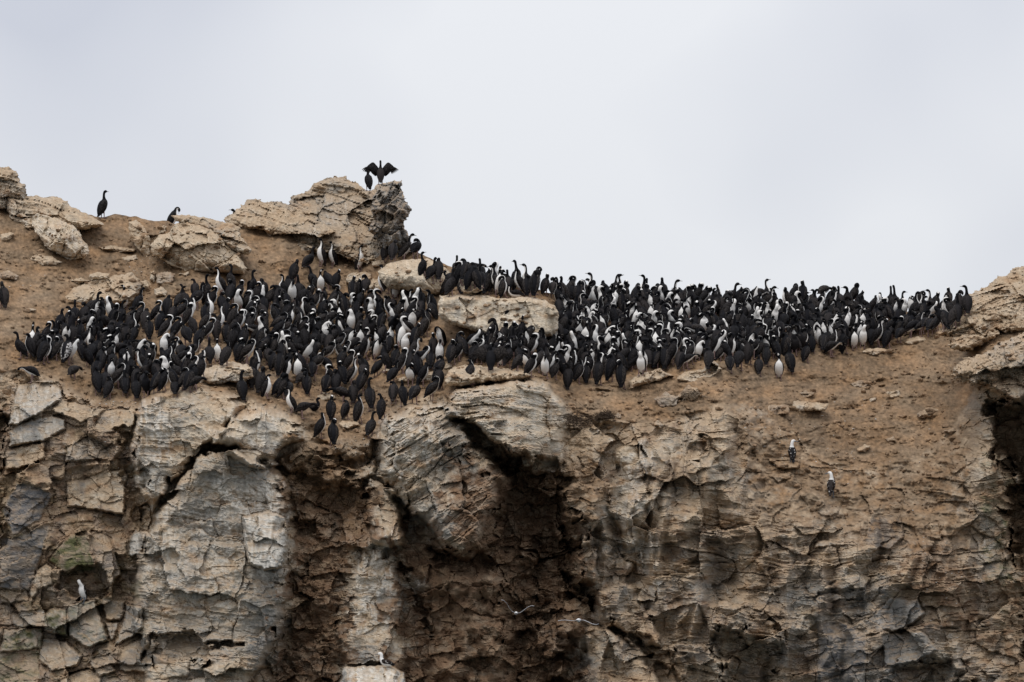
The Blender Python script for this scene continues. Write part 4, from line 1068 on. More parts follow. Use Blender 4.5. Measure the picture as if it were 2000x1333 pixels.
def body_shape(ctrl, plum):
    lf = loft(ctrl)
    v, q, tr = loft_mesh(lf)
    u = np.repeat(lf['u'], NS); th = np.tile(lf['th'], NR)
    ang = np.abs((th + math.pi) % (2 * math.pi) - math.pi)          # 0 on the belly, pi on the back
    half = {'full': np.interp(u, [0, 1.0, 1.6, 3, 5, 6, 7, 8, 9, 9.8, 11], [0, 0, 0.95, 1.08, 1.12, 1.25, 1.36, 1.32, 1.0, 0.0, 0]),
            'bib': np.interp(u, [0, 1.0, 1.6, 3, 5, 5.8, 6.4, 7, 11], [0, 0, 0.95, 1.05, 1.08, 0.95, 0.6, 0, 0]) + 0 * u,
            'dark': np.interp(u, [0, 11], [0, 0]),
            'grey': np.interp(u, [0, 1.6, 3, 4.5, 5, 11], [0, 0.7, 0.8, 0.6, 0, 0]),
            'hood_white': np.where(u > 5.2, 9.0, np.interp(u, [0, 1.0, 1.6, 3, 5], [0, 0, 1.3, 1.35, 1.5]))}[plum]
    w = np.clip(0.5 + (half - ang) * 1.6, 0, 1) * (half > 0.02)
    hood = sstep(4.8, 6.4, u)
    if plum == 'dark':
        hood = hood * 0.7
    if plum == 'bib':                                               # white chin patch under a black neck
        w = np.maximum(w, np.clip(0.5 + (0.8 - ang) * 1.6, 0, 1) * (np.abs(u - 9.0) < 0.55))
    w = np.concatenate([w, [0, 1.0 if plum == 'hood_white' else 0]]); hood = np.concatenate([hood, [0, 1]])
    return lf, v, q, tr, w, hood


def wing_shape(lf, side, lift=0.012):
    """folded wing lying along the flank, thick at the shoulder and pointed over the rump"""
    m, k = 12, 6
    uu = np.linspace(5.15, 0.75, m)
    lo = np.interp(uu, [0.75, 1.6, 3, 4.5, 5.15], [2.75, 1.75, 1.25, 1.25, 1.7]); hi = np.interp(uu, [0.75, 1.6, 4.5, 5.15], [2.95, 2.75, 2.7, 2.35])
    idx = uu / lf['u'][-1] * (len(lf['u']) - 1)
    g = lambda A: np.stack([np.interp(idx, np.arange(len(A)), A[:, c]) for c in range(A.shape[1])], -1)
    P, Ln, Vn = g(lf['P']), g(lf['L']), g(lf['V'])
    rs = np.interp(idx, np.arange(NR), lf['rs']); rl = np.interp(idx, np.arange(NR), lf['rl'])
    f = np.linspace(0, 1, k)
    A = lo[:, None] + (hi - lo)[:, None] * f
    bulge = np.sin(np.clip(f, 0, 1) * math.pi) * 0.6 + 0.4

    def shell(off):
        r1 = rs[:, None] + off; r2 = rl[:, None] + off
        return P[:, None] + Vn[:, None] * (r1 * np.cos(A))[..., None] + side * Ln[:, None] * (r2 * np.sin(A))[..., None]
    tip = np.linspace(0, 1, m)[:, None]
    outer = shell(lift * bulge[None] * (1 - 0.3 * tip)); inner = shell(-0.006 + 0 * A)
    outer[-2:] += np.array([-0.012, 0, -0.004]) * np.array([0.4, 1.0])[:, None, None]
    v = np.concatenate([outer.reshape(-1, 3), inner.reshape(-1, 3)])
    vid_ = np.arange(m * k).reshape(m, k)
    qa = np.stack([vid_[:-1, :-1], vid_[:-1, 1:], vid_[1:, 1:], vid_[1:, :-1]], -1).reshape(-1, 4)
    per = np.concatenate([vid_[0, :], vid_[1:, -1], vid_[-1, -2::-1], vid_[-2:0:-1, 0]])
    nx = np.roll(per, -1); o = m * k
    return v, np.concatenate([qa, qa[:, ::-1] + o, np.stack([per, per + o, nx + o, nx], -1)])


def beak_shape(lf, ln=0.062, r=0.0095):
    p = lf['P'][-1]; d = lf['P'][-1] - lf['P'][-4]; d[2] *= 0.7; d /= np.linalg.norm(d)
    l = np.cross(d, [0, 0, 1.0]); l /= np.linalg.norm(l) + 1e-9; n = np.cross(l, d)
    v = []
    for f_, s_ in ((-0.10, 1.0), (0.35, 0.75), (0.85, 0.5), (1.0, 0.25)):
        c = p + d * ln * f_ - n * (0.006 if f_ > 0.9 else 0)
        for a in range(6):
            an = a * math.pi / 3
            v.append(c + (l * math.cos(an) * 0.8 + n * math.sin(an) * 1.1) * r * s_)
    q = [(a * 6 + b, a * 6 + (b + 1) % 6, a * 6 + 6 + (b + 1) % 6, a * 6 + 6 + b) for a in range(3) for b in range(6)]
    q += [(18, 19, 20, 21), (18, 21, 22, 23)]
    return np.array(v), np.array(q)


def foot_shape(side, hx=0.0, hz=0.17):
    v = []
    for z, x, r in ((hz, hx - 0.02, 0.026), (hz * 0.5, hx - 0.005, 0.013), (0.018, hx, 0.010)):
        for a in range(6):
            an = a * math.pi / 3
            v.append((x + r * math.cos(an), side * 0.052 + r * math.sin(an), z))
    q = [(a * 6 + b, a * 6 + (b + 1) % 6, a * 6 + 6 + (b + 1) % 6, a * 6 + 6 + b) for a in range(2) for b in range(6)]
    o = len(v); y = side * 0.052; dy = side * 0.03
    web = [(-0.02, 0), (0.03, -0.034), (0.055, -0.012), (0.082, 0.0), (0.06, 0.022), (0.02, 0.038)]
    for z in (0.020, 0.0):
        for wx, wy in web:
            v.append((hx + wx, y + side * wy * -1, z if wx < 0.03 else z * 0.6))
    q += [(o, o + 1, o + 2, o + 3), (o, o + 3, o + 4, o + 5), (o + 9, o + 8, o + 7, o + 6), (o + 11, o + 10, o + 9, o + 6)]
    q += [(o + a, o + (a + 1) % 6, o + 6 + (a + 1) % 6, o + 6 + a) for a in range(6)]
    return np.array(v, float), np.array(q)


POSES = {}
for nm, hd in HEADS.items():
    POSES[nm] = TORSO + hd
for nm, hd in LEAN_HEADS.items():
    POSES[nm] = LEANT + hd
POSES['bowed'] = BOWED + BOWED_HEAD
POSES['lying'] = LYING + LYING_HEAD
PARTS = {}


def bird_parts(pose, plum):
    """shared mesh data of one pose and plumage: body, two wings, beak, two feet"""
    key = (pose, plum)
    if key in PARTS:
        return PARTS[key]
    lf, v, q, tr, w, hood = body_shape(POSES[pose], plum)
    raw = {'body': (v, q, tr, w, hood)}
    me = mesh_from('cormorant', v, q, tr); set_float(me, 'white', w); set_float(me, 'hood', hood); me.materials.append(M_BODY)
    out = [('cormorant', me)]
    ex = []
    for s in (1, -1):
        wv, wq = wing_shape(lf, s); ex.append((wv, wq, 1)); m2 = mesh_from('wing', wv, wq); m2.materials.append(M_WING); out.append(('wing', m2))
    bv, bq = beak_shape(lf); ex.append((bv, bq, 2)); m2 = mesh_from('beak', bv, bq); m2.materials.append(M_BEAK); out.append(('beak', m2))
    if pose != 'lying':
        for s in (1, -1):
            fv, fq = foot_shape(s, 0.02 if pose == 'bowed' else -0.01, 0.19); ex.append((fv, fq, 3)); m2 = mesh_from('foot', fv, fq); m2.materials.append(M_FOOT); out.append(('foot', m2))
    PARTS[key] = (out, raw['body'], ex)
    return PARTS[key]


def place_bird(px, py, pose, plum, heading, scale, sink=0.015, tilt=(0, 0), tall=1.0):
    p = at(px, py)
    parts, raw, ex = bird_parts(pose, plum)
    root = bpy.data.objects.new('cormorant', parts[0][1]); COL.objects.link(root)
    root.location = (p[0], p[1], p[2] - sink)
    root.rotation_euler = (math.radians(tilt[0]), math.radians(tilt[1]), math.radians(heading))
    root.scale = (scale, scale, scale * tall)
    for nm, me in parts[1:]:
        o = bpy.data.objects.new(nm, me); COL.objects.link(o); o.parent = root
    return root


# ------------------------------------------------------------------ where the birds stand (read off the photograph), u upright, r relaxed, k tucked back, p preening, w bowed, s lying
MAN = []


def put(conv, lst):
    for e in lst:
        (q,) = conv([(e[0], e[1])])
        MAN.append((q[0], q[1], e[2], e[3], e[4] if len(e) > 4 else None, e[5] if len(e) > 5 else None))


put(z3, [
    (160, 705, 'u', 175, 'dark'), (215, 705, 'r', 150, 'full'), (240, 660, 'u', 275, 'bib'), (285, 672, 'r', 60), (320, 745, 'r', 60), (360, 738, 'k', 30, 'full'),
    (418, 605, 'u', 110), (420, 722, 'k', 60), (570, 455, 'r', 95, 'dark'), (640, 458, 'k', 80, 'dark'), (455, 522, 'r', 70), (525, 545, 'k', 100),
    (555, 610, 'u', 95, 'dark'), (615, 590, 'k', 90), (700, 482, 'k', 60, 'full'), (688, 525, 'k', 120, 'full'), (790, 402, 'r', 55), (760, 472, 'r', 60), (865, 482, 'k', 50, 'full'),
    (640, 722, 'r', 90, 'dark'), (692, 738, 'k', 90, 'dark'), (740, 722, 'r', 80, 'dark'), (830, 602, 'r', 70), (850, 560, 'u', 90), (908, 565, 'u', 80, 'dark'), (958, 335, 'u', 295, 'bib'), (1040, 362, 'u', 50, 'full'),
    (985, 472, 'k', 60), (1062, 482, 'k', 30, 'full'), (1115, 497, 'r', 80, 'dark'), (1190, 432, 'k', 20, 'full'), (1262, 395, 'r', 95, 'dark'), (1212, 512, 'r', 75),
    (1262, 560, 'k', 15, 'full'), (1350, 560, 'k', 40, 'full'), (1362, 330, 'u', 60, 'dark'), (1430, 332, 'u', 120, 'full'), (1450, 462, 'k', 20, 'full'), (1500, 335, 'r', 50), (1500, 255, 'r', 85, 'dark'),
    (1592, 285, 'u', 45, 'dark'), (1692, 232, 'u', 200, 'full'), (1748, 205, 'u', 150, 'dark'), (1760, 292, 'k', 80), (1832, 275, 'k', 50), (1390, 432, 'k', 35, 'full'), (1320, 470, 'k', 70),
    (1120, 665, 'w', 180, 'dark'), (1010, 602, 'k', 80), (960, 602, 'r', 90, 'dark'), (1008, 762, 'r', 90, 'dark'), (940, 762, 'r', 90), (1255, 702, 'p', 265, 'full'), (1290, 642, 'k', 60),
    (1590, 562, 'k', 20, 'full'), (1660, 572, 'r', 90, 'dark'), (1722, 582, 'r', 95), (1570, 452, 'k', 90, 'full'), (1512, 642, 'k', 70), (1440, 622, 'k', 110), (1600, 762, 'r', 100, 'dark'), (1664, 742, 'u', 275, 'full'), (1722, 772, 'r', 60),
    (1462, 772, 'k', 60), (1380, 742, 'k', 90), (1895, 742, 'k', 15, 'full'), (1850, 742, 'k', 25), (1800, 660, 'k', 40),
    (752, 985, 'k', 105, 'dark'), (800, 962, 'r', 90, 'dark'), (782, 822, 'k', 80), (862, 822, 'r', 90, 'dark'), (832, 1022, 'r', 55, 'full'), (960, 962, 'r', 85, 'dark'), (1050, 1027, 'u', 95, 'dark'), (1112, 962, 'k', 90, 'dark'),
    (1192, 972, 'k', 50, 'full'), (1262, 962, 'k', 40), (1342, 1002, 'u', 92, 'dark'), (1402, 952, 'k', 20, 'full'), (1442, 962, 'r', 60), (1492, 965, 'w', 40, 'dark'), (1860, 1037, 'u', 100, 'dark'), (1922, 942, 'u', 100, 'dark'),
    (1140, 862, 'k', 70), (1212, 862, 'k', 60), (1292, 852, 'r', 80), (1080, 802, 'k', 110), (1160, 792, 'k', 45, 'full'), (1442, 852, 'k', 30, 'full'), (1020, 870, 'r', 90, 'dark'), (930, 850, 'r', 90, 'dark'),
    (1910, 520, 'k', 60), (1850, 500, 'k', 15, 'full'), (1900, 420, 'k', 20, 'full'), (1790, 480, 'k', 30, 'full'), (1830, 610, 'r', 45), (1880, 640, 'k', 60, 'full')])
put(z4, [
    (180, 318, 'u', 20, 'dark'), (270, 325, 'k', 90, 'dark'), (352, 402, 'r', 80, 'dark'), (450, 345, 'r', 95, 'dark'), (490, 205, 'k', 60, 'dark'), (692, 295, 'u', 285, 'full'), (715, 395, 'r', 60, 'dark'), (640, 262, 'u', 120),
    (530, 345, 'u', 100), (600, 402, 'k', 80), (560, 385, 'k', 60, 'full'), (468, 385, 'p', 275, 'full'), (640, 435, 'k', 30, 'full'), (770, 265, 'r', 120), (815, 262, 'k', 60, 'full'), (800, 392, 'k', 20, 'full'),
    (882, 475, 'k', 100, 'dark'), (940, 345, 'k', 85), (985, 335, 'k', 60, 'full'), (1132, 465, 'k', 185, 'full'), (1060, 435, 'k', 50), (1000, 422, 'k', 60), (1040, 305, 'k', 80), (1150, 295, 'u', 170), (1212, 285, 'u', 160),
    (1262, 335, 'p', 280, 'full'), (1340, 352, 'k', 60), (1422, 305, 'u', 120), (1470, 305, 'u', 80), (1462, 432, 'k', 90, 'full'), (1540, 452, 'r', 130, 'full'), (1392, 505, 'k', 20, 'full'), (1290, 505, 'k', 25, 'full'), (1212, 482, 'r', 150),
    (1690, 312, 'u', 40, 'dark'), (1730, 172, 'r', 95, 'dark'), (1640, 285, 'r', 60), (1885, 300, 's', 200, 'dark'), (1922, 205, 'u', 95, 'dark'),
    (70, 572, 'k', 20, 'full'), (240, 572, 'k', 75), (190, 532, 'k', 60), (352, 592, 'k', 30, 'full'), (430, 522, 'k', 60), (590, 562, 'k', 20, 'full'), (392, 692, 'p', 100, 'full'), (480, 682, 'r', 60), (552, 682, 'r', 355, 'full'),
    (670, 562, 'k', 30, 'full'), (742, 562, 'k', 35), (830, 602, 'r', 90), (912, 672, 'k', 92, 'dark'), (982, 562, 'k', 55, 'full'), (1050, 612, 'u', 70, 'dark'), (1150, 682, 'r', 60, 'dark'), (1095, 615, 'k', 20, 'full'),
    (662, 702, 'k', 95, 'dark'), (782, 702, 'k', 60), (822, 742, 'k', 20, 'full'), (962, 762, 'k', 30, 'full'), (520, 762, 'k', 70), (412, 745, 'k', 40, 'full'), (212, 855, 'u', 95, 'dark'), (122, 825, 'k', 10, 'full'), (70, 802, 'k', 60),
    (292, 835, 'k', 100, 'full'), (372, 922, 'r', 85, 'dark'), (462, 872, 'k', 60), (530, 1015, 'k', 60, 'full'), (630, 955, 'r', 90, 'dark'), (732, 815, 'k', 25, 'full'), (852, 875, 'k', 60), (912, 892, 'k', 20, 'full'), (972, 822, 'k', 10, 'full'),
    (1112, 925, 'k', 40, 'full'), (1030, 985, 'u', 95, 'dark'), (1182, 805, 'k', 60), (1250, 852, 'k', 80), (1372, 882, 'k', 70), (1442, 935, 'k', 100, 'dark'), (1322, 905, 'k', 15, 'full'), (1240, 992, 'r', 55), (1600, 832, 'p', 270, 'full'),
    (1705, 835, 'k', 60), (1752, 805, 'k', 20, 'full'), (1302, 705, 'u', 290, 'full'), (1340, 762, 'p', 265, 'full'), (1422, 702, 'k', 60), (1502, 622, 'u', 45, 'full'), (1222, 742, 'k', 85), (1850, 982, 'r', 40, 'full'),
    (1600, 945, 'k', 60), (1570, 1005, 'r', 90), (1880, 832, 'k', 50),
    (95, 1113, 'u', 95, 'dark'), (180, 1003, 'u', 92, 'dark'), (240, 1062, 'k', 60), (290, 1092, 'r', 350, 'full'), (352, 1082, 'k', 50), (440, 1112, 'k', 80), (402, 1092, 'k', 30), (590, 1064, 'k', 92, 'dark'), (462, 1203, 'u', 200, 'full'), (542, 1243, 'w', 10, 'dark'),
    (640, 1193, 's', 0, 'dark'), (712, 1053, 'r', 95, 'dark'), (802, 1063, 'k', 85, 'dark'), (782, 1263, 'k', 80, 'full'), (892, 1253, 'r', 50, 'dark'), (942, 1133, 'k', 92, 'dark'), (1002, 1283, 'r', 30, 'full'), (1082, 1183, 'u', 92, 'dark'),
    (872, 1135, 'w', 175, 'dark'), (1002, 1055, 'k', 60, 'full'), (1250, 1133, 'r', 80, 'full'), (1172, 1253, 'r', 60, 'dark'), (1322, 1153, 'r', 110, 'full'), (1412, 1133, 'r', 60, 'dark'), (1545, 1113, 'k', 30, 'full'), (1608, 1025, 'r', 80),
    (1072, 1390, 'u', 60, 'dark'), (690, 1392, 'r', 30, 'full'), (785, 1452, 'k', 100, 'full')])
put(z5, [
    (300, 905, 'k', 60), (372, 905, 'k', 80), (560, 935, 'k', 60), (652, 935, 'k', 100), (732, 1003, 'k', 20, 'full'), (842, 1014, 'p', 270, 'full'), (912, 1024, 'k', 60, 'full'), (1005, 1098, 'r', 95, 'dark'), (1092, 1054, 'r', 40, 'full'),
    (1152, 1054, 'k', 92, 'full'), (1252, 1064, 'u', 70, 'full'), (1432, 1094, 'k', 80, 'full'), (1342, 1044, 'k', 60), (1572, 994, 'k', 255, 'full'), (1692, 944, 'r', 70), (1762, 955, 'r', 80, 'dark'), (1892, 955, 'r', 50),
    (82, 372, 'r', 40, 'dark'), (290, 372, 's', 0, 'dark'), (400, 375, 'k', 60), (482, 385, 'u', 285, 'bib'), (545, 398, 'k', 20, 'full'), (620, 402, 's', 180, 'full'), (745, 398, 'k', 95, 'dark'), (962, 515, 'u', 215, 'full'), (1020, 600, 'k', 20, 'full'),
    (492, 705, 'k', 265, 'full'), (652, 745, 'k', 60, 'full'), (752, 705, 'u', 90, 'dark'), (855, 695, 'u', 100), (795, 745, 'k', 80), (560, 695, 'k', 20, 'full'), (1070, 560, 'u', 95, 'dark')])
put(z6, [
    (240, 1063, 'r', 75, 'dark'), (432, 1054, 'w', 20, 'full'), (532, 980, 'p', 290, 'full'), (626, 1073, 'r', 92, 'dark'), (832, 1084, 'u', 95, 'dark'), (926, 1064, 'r', 75, 'full'), (1102, 1114, 'r', 88, 'dark'), (1172, 1024, 'r', 85, 'dark'), (1290, 1153, 'u', 265, 'full'),
    (1397, 1094, 'u', 105, 'dark'), (1542, 994, 'r', 60, 'full'), (1782, 934, 'w', 10, 'full'), (1692, 894, 'r', 90, 'dark'), (1602, 905, 'r', 92, 'dark'), (742, 985, 'k', 30, 'full'), (42, 1082, 'p', 275, 'full'), (152, 1054, 'k', 50), (1010, 1010, 'k', 70, 'full')])
put(z7, [
    (240, 905, 'r', 55, 'dark'), (330, 875, 'u', 285, 'full'), (560, 845, 'r', 15, 'full'), (645, 864, 'r', 40, 'dark'), (742, 805, 'r', 60, 'dark'), (850, 765, 'k', 10, 'full'), (482, 845, 'r', 90), (402, 855, 'k', 265, 'full'),
    (932, 745, 'w', 20, 'full'), (1032, 745, 'k', 60), (1092, 705, 'k', 30, 'full'), (90, 934, 'w', 20, 'full')])
# lone birds higher up the slope
put(z2, [(880, 940, 'u', 212, 'full'), (972, 950, 'u', 205, 'full'), (1192, 978, 'u', 325, 'full'), (1390, 905, 'u', 60, 'dark'), (1440, 912, 'k', 80, 'dark'), (1522, 895, 'u', 20, 'full'), (1615, 885, 'k', 60, 'dark')])
# heads along the skyline of the right flock
SKYL = []
for conv, lst in ((z2, [(1690, 790, 'u', 20), (1735, 860, 'r', 60), (1790, 845, 'r', 90)]),
                  (z5, [(350, 85, 'u', 95), (475, 135, 'u', 170), (512, 160, 'r', 90), (565, 160, 'r', 90), (640, 160, 'r', 175), (700, 125, 'u', 180), (780, 145, 'p', 20), (1030, 210, 'k', 20), (980, 225, 'r', 180), (1190, 192, 'u', 178), (1250, 225, 'r', 175),
                        (1310, 230, 'r', 90), (1355, 180, 'u', 10), (1412, 200, 'r', 20), (1540, 245, 'p', 15), (1590, 198, 'u', 175), (1680, 255, 'p', 20), (1745, 235, 'r', 90), (1810, 235, 'u', 0), (1925, 275, 'k', 20), (110, 118, 'r', 60), (215, 105, 'w', 120), (270, 110, 'w', 20), (410, 160, 'r', 90), (840, 185, 'k', 60), (905, 215, 'k', 80), (1120, 235, 'k', 60)]),
                  (z6, [(430, 235, 'p', 20), (540, 225, 'k', 20), (725, 230, 'r', 20), (810, 232, 'r', 0), (895, 290, 'k', 60), (1150, 228, 'u', 10), (1197, 175, 'u', 5), (1070, 275, 'w', 30), (1430, 205, 'p', 20), (1490, 220, 'k', 90), (1350, 255, 'r', 178), (1680, 245, 'r', 10), (1590, 250, 'r', 60), (1770, 260, 'r', 45), (640, 290, 'p', 20), (940, 295, 'k', 15), (1250, 295, 'k', 60)]),
                  (z7, [(218, 195, 'u', 178), (330, 208, 'k', 25), (30, 245, 'w', 45), (95, 255, 'k', 60), (440, 290, 'r', 178), (492, 315, 'r', 10), (610, 270, 'r', 178), (672, 248, 'u', 90), (712, 272, 'u', 90), (765, 245, 'u', 20), (890, 285, 'p', 15), (980, 260, 'u', 170), (1040, 255, 'u', 175), (1180, 265, 'k', 90), (1255, 315, 'r', 15), (1378, 265, 'u', 90), (1310, 305, 'k', 90), (370, 285, 'k', 60), (1090, 300, 'k', 40)])):
    for (zx, zy, po, hd) in lst:
        (q,) = conv([(zx, zy)])
        hgt = {'u': 60, 'r': 54, 'k': 50, 'p': 50, 'w': 36}[po]
        SKYL.append((q[0], q[1] + hgt, po, hd, None, None))

FILL = [  # feet of the crowd: polygon, spacing across, spacing in height
    ([(45, 700), (140, 640), (195, 612), (262, 650), (275, 700), (262, 715), (180, 725), (150, 712)], 20, 10.5),
    ([(180, 745), (260, 716), (300, 700), (390, 700), (398, 740), (372, 770), (330, 772), (258, 778), (190, 765)], 20.5, 11),
    ([(260, 650), (330, 612), (420, 585), (470, 590), (470, 660), (400, 690), (350, 660), (300, 690)], 27, 17),
    ([(470, 590), (560, 578), (640, 600), (720, 608), (850, 612), (856, 632), (800, 660), (780, 700), (620, 720), (520, 715), (480, 650)], 20, 10.5),
    ([(490, 720), (620, 720), (780, 705), (860, 680), (870, 720), (850, 760), (770, 760), (700, 760), (600, 760), (500, 740)], 26, 17),
    ([(872, 700), (965, 672), (1070, 668), (1090, 690), (1200, 740), (1060, 738), (980, 718), (880, 712)], 18, 8.5),
    ([(880, 545), (1000, 565), (1090, 580), (1110, 600), (1060, 582), (900, 578)], 17, 7.5),
    ([(1090, 582), (1300, 596), (1500, 603), (1700, 610), (1880, 612), (1868, 640), (1835, 655), (1760, 662), (1680, 685), (1620, 690), (1500, 705), (1400, 705), (1340, 715), (1280, 715), (1200, 735), (1100, 732), (1090, 660)], 16.8, 7.4),
]
CODE = {'u': ['upright', 'upright_left', 'upright_right', 'stretch'], 'r': ['relaxed', 'relaxed_left', 'hunch', 'hunch_left', 'leaning'], 'k': ['tuck_left', 'tuck_right', 'tuck_deep', 'leaning_tuck'], 'p': ['preen', 'preen_side', 'preen_low'], 'w': ['bowed'], 's': ['lying']}
rr = random.Random(11)
BIRDS = []
for e in MAN:
    BIRDS.append(list(e) + [0])
for e in SKYL:
    BIRDS.append(list(e) + [2])
for poly, sx_, sy_ in FILL:
    P = np.array(poly); x0, y0 = P.min(0); x1, y1 = P.max(0)
    n_try = int((x1 - x0) * (y1 - y0) / (sx_ * sy_) * 14)
    xs_ = np.array([rr.uniform(x0, x1) for _ in range(n_try)]); ys_ = np.array([rr.uniform(y0, y1) for _ in range(n_try)])
    ins = poly_sdf(xs_, ys_, poly) > 0
    for x, y in zip(xs_[ins], ys_[ins]):
        k_ = 0.70 + 0.5 * abs(float(vnoise(np.array([x / 42]), np.array([y / 26]), 77)[0])) * 1.6
        if all(((x - b[0]) / sx_ / k_) ** 2 + ((y - b[1]) / sy_ / k_) ** 2 > 1.0 for b in BIRDS if abs(b[0] - x) < 40 and abs(b[1] - y) < 40):
            po = rr.choices('kurpw', (42, 13, 27, 13, 5))[0]
            hd = rr.choice([rr.gauss(60, 22), rr.gauss(95, 15), rr.gauss(20, 22), rr.gauss(135, 25), rr.gauss(35, 30), rr.uniform(190, 360), rr.uniform(220, 350)])
            BIRDS.append([x, y, po, hd, None, None, 1])
for b in BIRDS:
    if b[4] is None:
        b[4] = rr.choices(['full', 'bib', 'dark'], (62, 22, 16))[0]
    if b[2] in 'ur' and b[1] > 540 and 200 < b[3] % 360 < 340 and b[4] == 'full':
        b[4] = 'bib'
    b[5] = rr.choice(CODE[b[2]])
    if b[2] == 'u' and b[3] is not None and (b[3] < 40 or 140 < b[3] < 220):
        b[5] = 'upright'
    b.append(rr.uniform(0.88, 1.06))
    b.append((rr.gauss(0, 4), rr.gauss(3, 7)))
    b.append(rr.uniform(0.90, 1.06))
# the 300 that show most of themselves stand as single birds; the half-hidden rest is one crowd
order = sorted(range(len(BIRDS)), key=lambda k: BIRDS[k][1])
canvas = -np.ones((1100, 500), np.int32)
for k in order:
    x, y = BIRDS[k][0], BIRDS[k][1]
    hw, hh = (10, 27) if BIRDS[k][2] == 'u' else ((16, 16) if BIRDS[k][2] in 'ws' else (11, 24))
    gx_, gy_ = np.meshgrid(np.arange(int((x - hw) / 2), int((x + hw) / 2) + 1), np.arange(int((y - 2 * hh) / 2), int(y / 2) + 1), indexing='ij')
    m_ = ((gx_ * 2 - x) / hw) ** 2 + ((gy_ * 2 - (y - hh)) / hh) ** 2 < 1
    canvas[np.clip(gx_[m_], 0, 1099), np.clip(gy_[m_], 0, 499)] = k
seen = np.bincount(canvas[canvas >= 0].ravel(), minlength=len(BIRDS))
rank = np.argsort(-(seen + np.array([25 if b[6] == 0 else 0 for b in BIRDS])))
LONE = [BIRDS[k] for k in rank[:300]]
MASS = [BIRDS[k] for k in rank[300:]]

for b in LONE:
    b.append(place_bird(b[0], b[1], b[5], b[4], b[3], b[7], 0.015, b[8], b[9]))

# the rest of the crowd, one mesh
pv, pq, pt_, pw, ph, mats_q, mats_t = [], [], [], [], [], [], []
off = 0
for b in MASS:
    parts, (v, q, tr, w, hd), ex = bird_parts(b[5], b[4])
    p = at(b[0], b[1]); an = math.radians(b[3]); c, s = math.cos(an), math.sin(an)

    def tw(vv):
        vv = vv * b[7] * np.array([1, 1, b[9]])
        ax, ay = math.radians(b[8][0]), math.radians(b[8][1])
        y1, z1_ = vv[:, 1] * math.cos(ax) - vv[:, 2] * math.sin(ax), vv[:, 1] * math.sin(ax) + vv[:, 2] * math.cos(ax)
        vv = np.stack([vv[:, 0] * math.cos(ay) + z1_ * math.sin(ay), y1, -vv[:, 0] * math.sin(ay) + z1_ * math.cos(ay)], -1)
        return np.stack([vv[:, 0] * c - vv[:, 1] * s + p[0], vv[:, 0] * s + vv[:, 1] * c + p[1], vv[:, 2] + p[2] - 0.015], -1)
    pv.append(tw(v)); pq.append(q + off); pt_.append(tr + off); pw.append(w); ph.append(hd)
    mats_q.append(np.zeros(len(q), np.int32)); mats_t.append(np.zeros(len(tr), np.int32)); off += len(v)
    for ev, eq, mi in ex:
        pv.append(tw(ev)); pq.append(eq + off); pw.append(np.zeros(len(ev))); ph.append(np.zeros(len(ev))); mats_q.append(np.full(len(eq), mi, np.int32)); off += len(ev)
me = mesh_from('cormorant_flock', np.concatenate(pv), np.concatenate(pq), np.concatenate(pt_))
set_float(me, 'white', np.concatenate(pw)); set_float(me, 'hood', np.concatenate(ph))
for m_ in (M_BODY, M_WING, M_BEAK, M_FOOT):
    me.materials.append(m_)
me.polygons.foreach_set('material_index', np.concatenate(mats_q + mats_t))
flock = link('cormorant_flock', me)
tag(flock, 'half-hidden black and white cormorants packed between the clearly visible ones', 'flock', None, 'stuff')
print('BIRDS', len(BIRDS), 'individual', len(LONE), 'mass', len(MASS))

# ------------------------------------------------------------------ birds with a look of their own
def lone_bird(px, py, pose, plum, heading, scale, label, cat='cormorant', name='cormorant', wing_mat=None, base=None, beak=None):
    o = place_bird(px, py, pose, plum, heading, scale)
    if wing_mat:
        for ch in o.children:
            if ch.name.startswith('wing'):
                ch.data = ch.data.copy(); ch.data.materials.clear(); ch.data.materials.append(wing_mat)
    o.name = name
    return tag(o, label, cat, None)


def hidden_bird(px, py, behind, pose, plum, heading, scale, label):
    """a bird standing just over the crest, its lower half behind the rocks"""
    o = lone_bird(px, py, pose, plum, heading, scale, label)
    j = int(round((px + 100) / RW)); yc = float(np.interp(px, *zip(*SKY)))
    Yc = DEPTH0[j, int((yc + 8 - 300) / RW)] + behind
    o.location = unproject(np.array(float(px)), np.array(float(py)), np.array(Yc))
    return o


def extrude_outline(pts, thick, curve=0.0):
    """a flat feather or web given real thickness: pts in (y, z), bowed along x"""
    P = np.array(pts, float); n = len(P)
    x = curve * (P[:, 0] ** 2)
    a = np.stack([x + thick / 2, P[:, 0], P[:, 1]], -1); b = np.stack([x - thick / 2, P[:, 0], P[:, 1]], -1)
    c = P.mean(0); cx = curve * c[0] ** 2
    v = np.concatenate([a, b, [[cx + thick, c[0], c[1]], [cx - thick, c[0], c[1]]]])
    i = np.arange(n); k = (i + 1) % n
    q = np.stack([i, k, k + n, i + n], -1)
    t = np.concatenate([np.stack([np.full(n, 2 * n), k, i], -1), np.stack([np.full(n, 2 * n + 1), i + n, k + n], -1)])
    return v, q, t


